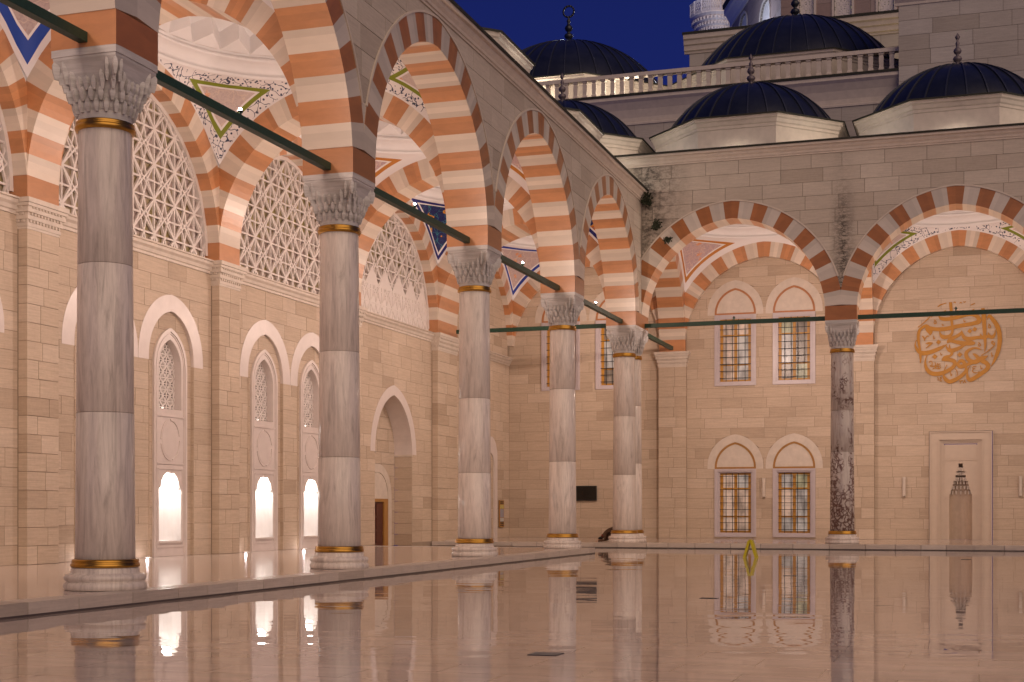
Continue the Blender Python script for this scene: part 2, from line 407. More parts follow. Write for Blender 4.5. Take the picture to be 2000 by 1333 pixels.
def plate(mb, f, s0, s1, z0, z1, holes, d0, d1, step=.22, back=True):
    """flat plate with openings; front at d1"""
    for a, b, (pa, pb, qa, qb) in slices(s0, s1, z0, z1, holes, step):
        V = [f(a, pa, d1), f(b, pb, d1), f(b, qb, d1), f(a, qa, d1), f(a, pa, d0), f(b, pb, d0), f(b, qb, d0), f(a, qa, d0)]
        F = [(0,1,2,3), (0,4,5,1), (3,2,6,7), (0,3,7,4), (1,5,6,2)]
        if back: F.append((4,7,6,5))
        mb.add(V, F)
    return mb
CAMV = Vector((0, 0, 1.04))
def stones(f, s0, s1, z0, z1, holes, ch, lmin, lmax, th=.02, base=0.0, gap=.006, phase=0):
    """courses of ashlar; returns a list of (MB, score)"""
    out = []; n = max(1, round((z1-z0)/ch)); h = (z1-z0)/n
    for j in range(n):
        a = s0; first = True
        while a < s1-1e-3:
            l = random.uniform(lmin, lmax)
            if first: l *= random.uniform(.35, 1.0); first = False
            b = a+l
            if s1-b < lmin*.45: b = s1
            sl = slices(a+gap, b-gap, z0+j*h+gap*.9, z0+(j+1)*h-gap*.9, holes)
            if sl:
                ar = sum((y-x)*((v[2]-v[0])+(v[3]-v[1]))/2 for x, y, v in sl)
                if ar > .003:
                    mb = MB(); th2 = th+random.uniform(-.0025, .0025)
                    for x, y, (pa, pb, qa, qb) in sl:
                        V = [f(x, pa, base+th2), f(y, pb, base+th2), f(y, qb, base+th2), f(x, qa, base+th2), f(x, pa, base), f(y, pb, base), f(y, qb, base), f(x, qa, base)]
                        mb.add(V, [(0,1,2,3), (0,4,5,1), (3,2,6,7), (0,3,7,4), (1,5,6,2)])
                    c = Vector(f((a+b)/2, z0+(j+.5)*h, 0)); d = c-CAMV; nn = Vector(f(0, 0, 1))-Vector(f(0, 0, 0))
                    dep = max(.5, -d.x*.3123+d.y*.95); px = (d.x*.95+d.y*.3123)/dep*2774+1000; py = 997.6-d.z/dep*2774
                    vis = -80 < px < 2080 and -60 < py < 1333
                    sc = ar*abs(d.normalized().dot(nn))/dep**2*(1 if vis else 1e-4)
                    out.append((mb, sc))
            a = b
    return out
def place_stones(lst, mat, parent, name='stone', cap=300):
    lst = sorted(lst, key=lambda t: -t[1]); rest = MB()
    for i, (mb, sc) in enumerate(lst):
        mb.weld()
        if i < cap: mb.mk(name, mat, parent)
        else: rest.add(mb.V, mb.F)
    if rest.V:
        o = rest.mk(name+'work', mat, parent); o['kind'] = 'stuff'
# ================================================================= layout (model units)
XC = -11.0; D = .49; YC = [8.95, 16.2, 23.45, 30.7, 37.95, 45.2]; YR = 46.07
XR = [-11.0, -4.12, 2.76]; S = 7.03; XP = -17.33; XW = -17.55; YP = 52.80; YW = 53.02
RT = .55                                         # depth of the arch ring
ARC = lambda c, w: Arch(c, w, S+.143, 3.35*w/3.135, RT)
def arch_for(c, w):                              # all crowns at about the same height
    return Arch(c, w, S+.143+(3.35-3.35*w/3.135)*.6, 3.35*w/3.135, RT)
LA = [arch_for((YC[i]+YC[i+1])/2, 3.135) for i in range(5)]
RA = [arch_for((XR[i]+XR[i+1])/2, 2.95) for i in range(2)]
def two_tone(o, fm):
    me = o.data; me.materials.append(fm)
    return o
def voussoirs(arch, f, d0, d1, parent, lim, face=False):
    """ring of alternating stones over the opening, front face at offset d1, back at d0"""
    R, cc = arch.R, arch.cc; tm = acos(cc/R)
    nv = 23; th0 = asin(min(.5, max(.0, (S+.45-arch.z)/R))); n = nv/2; dt = (tm-th0)/n
    def out_r(th): return min(R+arch.t, (lim+cc)/max(cos(th), 1e-6))
    for side in (-1, 1):
        k = 0.0; i = 0
        while k < n-1e-6:
            a = th0+dt*k; b = th0+dt*min(k+1, n); k += 1
            if b >= tm-1e-6: break
            col = M_cream if i % 2 == 0 else M_red; i += 1
            mb = MB(); m = 3; P = []; Q = []
            for q in range(m+1):
                th = a+(b-a)*q/m; ro = out_r(th)
                P.append((arch.c+side*(R*cos(th)-cc), arch.z+R*sin(th))); Q.append((arch.c+side*(ro*cos(th)-cc), arch.z+ro*sin(th)))
            for q in range(m): mb.prism([P[q], P[q+1], Q[q+1], Q[q]], f, d0, d1)
            o = mb.mk('voussoir', col, parent)
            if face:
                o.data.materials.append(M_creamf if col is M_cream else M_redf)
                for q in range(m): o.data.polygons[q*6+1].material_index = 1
        last = th0+dt*(k-1)
    # keystone across the crown
    mb = MB(); to = acos(cc/(R+arch.t)); P = []; Q = []
    for sd in (-1, 1):
        for q in range(3):
            th = last+(tm-last)*q/2; tho = last+(to-last)*q/2
            p = (arch.c+sd*(R*cos(th)-cc), arch.z+R*sin(th)); u = (arch.c+sd*((R+arch.t)*cos(tho)-cc), arch.z+(R+arch.t)*sin(tho))
            (P.append(p), Q.append(u)) if sd < 0 else (P.insert(3, p), Q.insert(3, u))
    P = P[:3]+P[3:][1:]; Q = Q[:3]+Q[3:][1:]
    P.sort(); Q.sort()
    for q in range(len(P)-1): mb.prism([P[q], P[q+1], Q[q+1], Q[q]], f, d0, d1)
    o = mb.mk('keystone', M_red, parent)
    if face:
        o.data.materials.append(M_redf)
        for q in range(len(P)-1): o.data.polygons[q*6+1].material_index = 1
def block(parent, x0, x1, y0, y1): # springing block over a capital
    o = MB().box(x0, x1, y0, y1, S, S+.45).mk('springer', M_red, parent)
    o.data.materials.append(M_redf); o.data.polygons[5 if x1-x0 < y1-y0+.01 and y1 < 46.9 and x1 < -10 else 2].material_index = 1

# ================================================================= ground
g = MB().box(-60, 60, -30, 44.42, -.6, -.162).mk('courtyard_floor', M_water); g['kind'] = 'structure'
def kerbed_floor(name, x0, x1, y0, y1, edges):
    o = MB().box(x0, x1, y0, y1, -.55, -.002).mk(name, M_floor); o['kind'] = 'structure'
    for (a0, a1, fixed, ax) in edges:
        a = a0
        while a < a1-.05:
            b = min(a+random.uniform(.7, 1.15), a1)
            m = MB(); e = .007; z = random.uniform(-.0015, .0015)
            if ax == 'x': m.box(fixed-.42, fixed, a+e, b-e, -.21, .003+z)
            elif ax == 'xe': m.box(a+e, b-e, fixed-.42, fixed, -.21, .003+z)
            else: m.box(a+e, b-e, fixed, fixed+.42, -.21, .003+z)
            m.mk('kerb_stone', M_kerb, o); a = b
        m = MB()
        if ax == 'x': m.box(fixed-.1, fixed+.004, a0, a1, -.17, -.136)
        elif ax == 'xe': m.box(a0, a1, fixed-.1, fixed+.004, -.17, -.136)
        else: m.box(a0, a1, fixed-.004, fixed+.1, -.17, -.136)
        m.mk('wet_joint', M_joint, o)
    return o
kerbed_floor('portico_floor', -18.8, -10.66, 6.0, 38.20, [(6.0, 38.62, -10.24, 'x'), (-17.6, -10.68, 38.62, 'xe')])
kerbed_floor('far_portico_floor', -18.8, 14.0, 44.98, 54.0, [(-17.5, 9.0, 44.56, 'y')])
for (x, y, l, w, r) in ((-3.45, 11.4, .125, .06, 0), (-3.52, 19.37, .12, .04, 0), (-3.31, 26.5, .12, .04, 0), (-.3, 36.7, .12, .05, 0), (-11.9, 45.6, .0, .0, 0)):
    if not l: continue
    o = MB().box(x-l, x+l, y-w*2, y+w*2, -.163, -.1575).mk('drain_slot', M_black); 
    o['kind'] = 'structure'

# ================================================================= columns
def make_column(name, L, label, mat, drums, low=False):
    t = thing(name, L, label, 'column'); x, y, _ = L
    base = [(.56, 0), (.575, .02), (.575, .07), (.55, .10), (.535, .105), (.565, .13), (.572, .165), (.55, .20), (.50, .21), (.475, .225), (.478, .26), (.46, .29), (.43, .295)]
    MB().lathe([(r*.93, z) for r, z in base], (x, y, .003), 40).mk('base', M_marb, t, True)
    ring = [(.395, .288), (.44, .295), (.448, .32), (.44, .345), (.425, .35), (.437, .365), (.43, .392), (.405, .40), (.38, .402)]
    MB().lathe(ring, (x, y, .003), 40).mk('brass_ring', M_gold, t, True)
    zs = [.39]+drums+[6.12]; R = lambda z: .388-.04*(z/6.1)
    for a, b in zip(zs, zs[1:]):
        j = random.uniform(-.003, .003)
        MB().lathe([(R(a)-.012, a+.002), (R(a)+j, a+.012), (R(b)+j, b-.012), (R(b)-.012, b-.002)], (x, y, 0), 40).mk('shaft_drum', mat, t, True)
    MB().lathe([(.345, 6.03), (.385, 6.045), (.395, 6.075), (.385, 6.10), (.372, 6.105), (.38, 6.12), (.378, 6.15), (.35, 6.16)], (x, y, 0), 40).mk('brass_ring', M_gold, t, True)
    # stalactite capital
    c = MB(); n = 32
    def ringpts(h, k, z):                      # k: 0 round .. 1 square
        P = []
        for i in range(n):
            a = 2*pi*i/n; sq = h/max(abs(cos(a)), abs(sin(a))); r = min(sq, h*1.38)*k+h*(1-k)
            P.append((x+r*cos(a), y+r*sin(a), z))
        return P
    prof = [(.345, 0, 6.14), (.35, 0, 6.26), (.365, .1, 6.30), (.37, .35, 6.46), (.39, .6, 6.6), (.42, .85, 6.72), (.455, 1, 6.84), (.485, 1, 6.90), (.485, 1, 6.93), (.50, 1, 6.935), (.50, 1, 7.028)]
    rings = [ringpts(*p) for p in prof]; V = [p for r in rings for p in r]
    F = [(i*n+k, i*n+(k+1) % n, (i+1)*n+(k+1) % n, (i+1)*n+k) for i in range(len(rings)-1) for k in range(n)]
    F.append(tuple(range((len(rings)-1)*n, len(rings)*n))); c.add(V, F)
    def sq_r(a, k, h):
        sq = min(h/max(abs(cos(a)), abs(sin(a))), h*1.38); return sq*k+h*(1-k)
    def pendant(a, k, h, z0, z1, w, dep):
        r = sq_r(a, k, h); px, py = x+r*cos(a), y+r*sin(a); ta = (-sin(a), cos(a)); na = (cos(a), sin(a))
        def q(u, v, z): return (px+ta[0]*u+na[0]*v, py+ta[1]*u+na[1]*v, z)
        hw = w/2; zm = z0+(z1-z0)*.45; zt = z0+(z1-z0)*.78
        V = [q(-hw*.35, -.02, z0), q(hw*.35, -.02, z0), q(hw*.35, dep*.55, z0), q(-hw*.35, dep*.55, z0),
             q(-hw, -.03, zm), q(hw, -.03, zm), q(hw*.8, dep, zm), q(-hw*.8, dep, zm),
             q(-hw, -.03, zt), q(hw, -.03, zt), q(hw*.55, dep*1.1, zt), q(-hw*.55, dep*1.1, zt), q(0, dep*.7, z1)]
        c.add(V, [(0,1,2,3), (0,4,5,1), (1,5,6,2), (2,6,7,3), (3,7,4,0), (4,8,9,5), (5,9,10,6), (6,10,11,7), (7,11,8,4), (8,12,9), (9,12,10), (10,12,11), (11,12,8)])
    for i in range(20): pendant(2*pi*i/20, .15, .352, 6.235, 6.42, .082, .055)
    for i in range(20): pendant(2*pi*(i+.5)/20, .42, .372, 6.37, 6.56, .085, .065)
    for i in range(24): 
        a = 2*pi*i/24; pendant(a, .72, .388, 6.50, 6.69 if abs(abs(cos(2*a)))>.5 else 6.73, .075, .06)
    for qd in range(4):
        a0 = pi/4+qd*pi/2
        for da in (-.30, -.15, 0, .15, .30): pendant(a0+da, .95, .405, 6.60, 6.80-abs(da)*.15, .06, .055)
        for da in (-.16, 0, .16): pendant(a0+da, 1, .43, 6.70, 6.92, .06, .05)
        pendant(a0, 1, .445, 6.66, 6.90, .075, .06)
    c.mk('capital', M_cap, t)
    return t
make_column('marble_column', (XC, YC[1], 0), 'nearest and largest grey veined marble column, standing at the wet kerb', M_marb, [2.33, 4.28])
make_column('marble_column', (XC, YC[2], 0), 'second grey marble column from the left, in front of the pierced plaster screens', M_marb, [2.0, 3.9])
make_column('marble_column', (XC, YC[3], 0), 'third grey marble column from the left, right of the pointed doorway arch', M_marb, [1.9, 3.6])
make_column('marble_column', (XC, YC[4], 0), 'fourth grey marble column from the left, with its base by the end of the kerb', M_marb, [2.4, 4.4])
make_column('marble_column', (XC, YC[5], 0), 'front grey marble column of the corner pair, beside the bowing person', M_marb, [2.2, 4.1])
make_column('marble_column', (XC, YR, 0), 'rear grey marble column of the corner pair, mostly hidden by its twin', M_marb, [2.6, 4.5])
make_column('marble_column', (XR[1], YR, 0), 'brown and white blotched brecciated marble column between the two right arches', M_brec, [2.9, 4.2])
make_column('marble_column', (XC, YC[0], 0), 'grey marble column outside the picture, before the nearest one', M_marb, [2.33, 4.28])
make_column('marble_column', (XR[2], YR, 0), 'grey marble column outside the picture on the right', M_marb, [2.33, 4.28])
for y in (YC[5],): pass

# ================================================================= left arcade
def archivolt(a, f, lim, parent):
    A = a.pts(30, RT+.004); Bo = a.pts(30, RT+.05); m = MB()
    for i in range(len(A)-1):
        if max(abs(Bo[i][0]-a.c), abs(Bo[i+1][0]-a.c)) < lim: m.prism([A[i], A[i+1], Bo[i+1], Bo[i]], f, -.02, .02)
    m.mk('archivolt', M_trim, parent)
def cornice(mb, f, s0, s1, z0, prof):
    """prof: list of (off, dz) profile, extruded along s"""
    n = len(prof); V = [f(s, z0+dz, o) for s in (s0, s1) for o, dz in prof]
    return mb.add(V, [(i, i+1, n+i+1, n+i) for i in range(n-1)]+[tuple(range(n)), tuple(range(2*n-1, n-1, -1))])
CP = [(-.02, 0), (.02, .0), (.02, .05), (.05, .06), (.06, .12), (.11, .18), (.13, .25), (.20, .27), (.20, .34), (-.02, .34)]
EP = [(-.6, .0), (.235, 0), (.245, .03), (.24, .06), (-.6, .10)]
la = thing('arcade', (XC, 27, 0), 'long left arcade with terracotta and cream striped round arches running away from the camera', 'arcade')
fl = planeX(XC+D)
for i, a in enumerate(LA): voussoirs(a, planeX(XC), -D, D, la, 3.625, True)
for i, y in enumerate(YC[:-1]): block(la, XC-D-.002, XC+D+.002, y-D, y+D)
block(la, XC-D-.002, XC+D+.002, YC[5]-D, YR+D)
holes = [above_arch_free(a, RT, S) for a in LA]
ZL = 11.15
core = MB(); plate(core, planeX(XC), 5.4, YR+.47, S+.45, ZL+.1, holes, -.46, .462)
core.mk('wall_core', M_facecore, la)
lst = stones(fl, 5.4, YR+.47, S+.45, ZL, holes, .45, .95, 1.5, th=.017, base=-.025)
place_stones(lst, M_face2, la)
for a in LA:
    archivolt(a, fl, 3.60, la)
cornice(MB(), fl, 5.4, YR+.12, ZL, CP).mk('cornice', M_trim, la)
cornice(MB(), fl, 5.4, YR+.12, ZL+.34, EP).mk('lead_edge', M_leadedge, la)
# ================================================================= right arcade
ra = thing('arcade', (-4, YR, 0), 'tall right arcade with water stained stone above its middle column', 'arcade')
fr = planeY(YR-D)
XRe = XR+[9.64]
RA3 = RA+[arch_for((XRe[2]+XRe[3])/2, 2.95)]
for a in RA3: voussoirs(a, planeY(YR), -D, D, ra, 3.44, True)
for x in XR[1:]: block(ra, x-D, x+D, YR-D-.002, YR+D+.002)
holes = [above_arch_free(a, RT, S) for a in RA3]
ZR = 12.30
core = MB(); plate(core, planeY(YR), XC+.48, 9.7, S+.45, ZR+.1, holes, -.46, .462)
plate(core, planeY(YR), -18.9, XC+.48, 10.9, ZR+.1, [], -.46, .462)
core.mk('wall_core', M_facecore, ra)
lst = stones(fr, XC+.50, 9.7, S+.45, ZR, holes, .45, .85, 1.35, th=.017, base=-.025)
lst += stones(fr, -18.9, XC+.50, 11.1, ZR, [], .45, .85, 1.35, th=.017, base=-.025)
place_stones(lst, M_face, ra)
for a in RA3: archivolt(a, fr, 3.42, ra)
cornice(MB(), fr, -18.9, 9.7, ZR, CP).mk('cornice', M_trim, ra)
cornice(MB(), fr, -18.9, 9.7, ZR+.34, EP).mk('lead_edge', M_leadedge, ra)

# ================================================================= transverse arches
def transverse(kind, pos, half, a0, a1, label):
    c = (a0+a1)/2; w = (a1-a0)/2; A = Arch(c, w, S+.143+(3.35-3.35*w/3.135), 3.35*w/3.135, RT)
    if kind == 'y': f = lambda s, z, o=0: (s, pos-o, z); L = (c, pos, S)
    else: f = lambda s, z, o=0: (pos+o, s, z); L = (pos, c, S)
    t = thing('striped_arch', L, label, 'arch')
    voussoirs(A, f, -half, half, t, w+.6)
    for sgn in (-1, 1):   # straight foot between springing and first voussoir is the block itself
        s0 = c+sgn*w; s1 = c+sgn*(w+.47)
        m = MB()
        a, b = sorted((s0, s1)); m.prism([(a, S+.002), (b, S+.002), (b, S+.448), (a, S+.448)], f, -half+.004, half-.004)
        m.mk('springer', M_red, t)
    core = MB(); plate(core, f, c-w-.4, c+w+.4, S+.45, 11.3, [arch_hole(A, S, RT)], -half+.03, half-.03); core.mk('wall_core', M_plaster, t)
    return A
TR = {}
nm = ['out of view before the nearest column', 'crossing the portico at the nearest column', 'crossing the portico at the second column, at top left',
      'crossing the portico at the third column', 'crossing the portico at the fourth column']
for i in range(1, 5): TR[i] = transverse('y', YC[i], D, XP, XC-D, 'striped arch %s' % nm[i])
TR[5] = transverse('y', (YC[5]+YR)/2, D+.435, XP, XC-D, 'broad striped arch crossing the left portico at the corner columns')
TX0 = transverse('x', XC, D, YR+D, YP, 'striped arch leading from the corner column pair to the far wall')
TX1 = transverse('x', XR[1], D, YR+D, YP, 'striped arch leading from the blotched column to the far wall')
TX2 = transverse('x', XR[2], D, YR+D, YP, 'striped arch beyond the right edge of the picture')

# ================================================================= left wall of the portico
lw = thing('portico_wall', (XW, 30, 0), 'pale limestone wall of the left portico with pierced screens, hooded niches and a pointed doorway', 'wall')
fw = planeX(XW)
BAYS = [(16.2, 23.45), (23.45, 30.7), (30.7, 37.95)]
NICHE = [(a+b)/2+dy for a, b in BAYS for dy in (-1.37, 1.37)]
Hood_in = [Arch(c, .95, 4.51, 1.09) for c in NICHE]; Hood_out = [Arch(c, 1.365, 4.51, 1.47) for c in NICHE]
DC = 41.45; Din = Arch(DC, 1.5, 2.86, 1.83); Dout = Arch(DC, 1.85, 2.86, 2.14)
WH = []
for hi, ho in zip(Hood_in, Hood_out): WH += [arch_hole(ho, 4.41), rect_hole(hi.c-.95, hi.c+.95, -1, 4.42)]
WH2 = []
for hi, ho in zip(Hood_in, Hood_out):
    WH2.append((ho.c-ho.w, hi.c-hi.w, lambda s: 4.41, ho.zi)); WH2.append((hi.c+hi.w, ho.c+ho.w, lambda s: 4.41, ho.zi))
    WH2.append((hi.c-hi.w, hi.c+hi.w, lambda s: -1, ho.zi))
DH = [(DC-1.85, DC-1.5, lambda s: 2.86, Dout.zi), (DC+1.5, DC+1.85, lambda s: 2.86, Dout.zi), (DC-1.5, DC+1.5, lambda s: -1, Dout.zi)]
PIL = [(YC[i]-D, YC[i]+D) for i in range(1, 5)]+[(YC[5]-D, YR+D)]
# deep bays: lattice arches above springing
LAT = [Arch(a.c, a.w, a.z, a.rise, RT) for a in LA]
latt_h = [arch_hole(a, S-.0) for a in LAT[1:5]]
core = MB(); plate(core, fw, 8, YW+.3, -.3, 11.4, WH2+DH+[(a.c-a.w-.12, a.c+a.w+.12, lambda s: S, lambda s, a=a: a.zi(s, .12)) for a in LAT[1:5]], -.5, -.004, step=.3)
core.mk('wall_core', M_core, lw)
lst = []
seg = [8.0]+[v for p in PIL for v in p]+[YW]
for s0, s1 in zip(seg[0::2], seg[1::2]):
    if s1-s0 < .2: continue
    lst += stones(fw, s0, s1, .0, 6.72, WH2+DH, .3665, .75, 1.25, th=.02, base=-.02)
# corner bay tympanum
cb = Arch((YR+D+YP)/2, (YP-YR-D)/2, S+.143, 3.35*((YP-YR-D)/2)/3.135, RT)
lst += stones(fw, YR+D, YP, 7.0, 10.6, [], .3665, .75, 1.25, th=.02, base=-.02)
# pilasters
for (a, b) in PIL:
    MB().box(XW-.01, XP-.012, a+.008, b-.008, -.2, 6.55).mk('pilaster_core', M_core, lw)
    fp = planeX(XP)
    lst += stones(fp, a, b, 0, 6.6, [], .3665, .55, .8, th=.0, base=-.02) if False else []
    n = 18; h = 6.455/n
    for j in range(n):
        cut = random.uniform(.3, .7) if (b-a) < 1.3 else random.uniform(.35, .65)
        for u0, u1 in ((a, a+(b-a)*cut), (a+(b-a)*cut, b)):
            mb = MB(); mb.box(XP-.2 if u0 == a or u1 == b else XP-.03, XP+random.uniform(-.002, .002), u0+(.006 if u0 != a else 0), u1-(.006 if u1 != b else 0), j*h+.006, (j+1)*h-.006)
            c = Vector((XP, (u0+u1)/2, (j+.5)*h))-CAMV
            dep = max(.5, -c.x*.3123+c.y*.95); lst.append((mb, .15*(u1-u0)/dep**2*9))
place_stones(lst, M_wall, lw)
def pil_capital(parent, x0, x1, y0, y1, faces):
    """stepped small moulded capital; the box grows outwards with height on the free sides"""
    m = MB(); steps = [(.012, 6.45, 6.50), (.03, 6.50, 6.56), (.02, 6.56, 6.63), (.06, 6.63, 6.70), (.05, 6.70, 6.76), (.10, 6.76, 6.83), (.09, 6.83, 6.87), (.13, 6.87, 6.93), (.15, 6.935, 7.028)]
    for e, a, b in steps:
        m.box(x0-(e if 'w' in faces else 0), x1+(e if 'e' in faces else 0), y0-(e if 's' in faces else 0), y1+(e if 'n' in faces else 0), a, b)
    # row of tiny dentils
    for e, z0, z1 in ((.045, 6.575, 6.625), (.075, 6.71, 6.755), (.108, 6.835, 6.868)):
        if 'e' in faces:
            n = int((y1-y0)/.09)
            for k in range(n): yy = y0+(y1-y0)*(k+.25)/n; m.box(x1, x1+e+.012, yy, yy+.045, z0, z1)
        if 's' in faces:
            n = max(2, int((x1-x0)/.09))
            for k in range(n): xx = x0+(x1-x0)*(k+.25)/n; m.box(xx, xx+.045, y0-e-.012, y0, z0, z1)
    m.mk('pilaster_capital', M_trim, parent)
for (a, b) in PIL: pil_capital(lw, XW-.01, XP, a, b, 'esn')
# string course at the springing
for s0, s1 in zip(seg[0::2], seg[1::2]):
    if s1-s0 > .2:
        cornice(MB(), fw, s0, s1, 6.72, [(-.02, 0), (.03, 0), (.03, .06), (.06, .08), (.08, .15), (.13, .20), (.13, .26), (.17, .27), (.17, .305), (-.2, .308)]).mk('string_course', M_trim, lw)
# wall arches (striped), soffit runs from pilaster face to the screen
for i in range(1, 5):
    A = LAT[i]; voussoirs(A, planeX(XP), -.44, 0, lw, 3.625)
for k, (a, b) in enumerate(PIL): MB().box(XW-.2, XP+.003, a, b, S+.002, S+.45).mk('springer', M_red, lw)
voussoirs(cb, planeX(XP), -.24, 0, lw, cb.w+.3)
# panel behind rings up to the vault
plate(MB(), planeX(XP), 12, YW, S+.45, 11.3, [arch_hole(a, S, RT-.02) for a in LAT[1:5]]+[arch_hole(cb, S, RT-.02)], -.42, -.03, step=.3).mk('wall_core', M_plaster, lw)
# pierced screens
def lattice(mb, f, arch, z0, dx, dy, bw, d0, d1, ox=0, oy=0, zmax=99):
    segs = []
    s0, s1 = arch.c-arch.w, arch.c+arch.w; zt = arch.z+arch.rise
    ni = int((s1-s0)/dx)+3; nj = int((zt-z0)/dy)+3
    for i in range(-2, ni):
        for j in range(-2, nj):
            x = s0+ox+i*dx; z = z0+oy+j*dy
            A = (x, z); B = (x+dx, z); Cc = (x, z+dy); E = (x+dx, z+dy); m = (x, z+dy/2)
            l, r = (x+.34*dx, z+dy/2), (x-.34*dx, z+dy/2)
            segs += [(A, B), (A, m), (m, Cc), (A, E), (B, Cc), (A, l), (A, r), (Cc, l), (Cc, r), (m, l), (m, r), ((x+.5*dx, z), l), ((x-.5*dx, z), r), ((x+.5*dx, z+dy), l), ((x-.5*dx, z+dy), r)]
    def put(r):
        o = (d0+d1)/2-random.uniform(0, (d1-d0)*.18)
        mb.bar(f(*r[0], o), f(*r[1], o), bw, d1-d0, up=Vector(f(0, 0, 1))-Vector(f(0, 0, 0)))
    seen = set()
    for p, q in segs:
        key = tuple(sorted((tuple(round(v, 3) for v in p), tuple(round(v, 3) for v in q))))
        if key in seen: continue
        seen.add(key); N = 6; pts = [(p[0]+(q[0]-p[0])*t/N, p[1]+(q[1]-p[1])*t/N) for t in range(N+1)]
        ok = [z0-.01 <= v[1] and s0 <= v[0] <= s1 and v[1] <= min(zmax, arch.zi(v[0]))+.01 for v in pts]
        run = None
        for k in range(N):
            if ok[k] and ok[k+1]:
                run = (run[0], pts[k+1]) if run else (pts[k], pts[k+1])
            elif run: put(run); run = None
        if run: put(run)
fs = planeX(XW-.12)
for i in (1, 2, 3, 4):
    A = Arch(LAT[i].c, LAT[i].w, LAT[i].z, LAT[i].rise)
    m = MB(); lattice(m, fs, A, S, .85,   .79, .042, -.05, -.0, ox=(A.c-(A.c-A.w)) % .85, oy=.25 if i != 4 else .4)
    o = m.mk('pierced_screen', M_latt, lw)
    m = MB(); band(m, A, fs, -.10, .0, -.30, .03); m.prism([(A.c-A.w, S-.02), (A.c+A.w, S-.02), (A.c+A.w, S+.07), (A.c-A.w, S+.07)], fs, -.16, .03)
    m.mk('screen_frame', M_latt, o)
    m = MB(); plate(m, fs, A.c-A.w-.05, A.c+A.w+.05, S-.1, A.z+A.rise+.1, [], -.14, -.10); m.mk('screen_backing', M_back, o)
    if i == 4:                                 # lower part of the last screen is blocked with flat lozenges
        m = MB(); n = 6; wd = 2*A.w/n
        for k in range(n):
            a = A.c-A.w+k*wd; zt = S+.95
            mm = (a+wd/2); hh = min(S+1.55, A.zi(mm)-.1)
            m.prism([(a, S+.05), (a+wd, S+.05), (a+wd, min(zt, A.zi(a+wd-.02))), (mm, hh), (a, min(zt, A.zi(a+.02)))], fs, -.1, .005)
        lattice(m, fs, A, S+.06, .85, .79, .035, .002, .022, ox=(A.c-(A.c-A.w)) % .85, oy=.34, zmax=S+.95); m.mk('blocked_panel', M_latt, o)
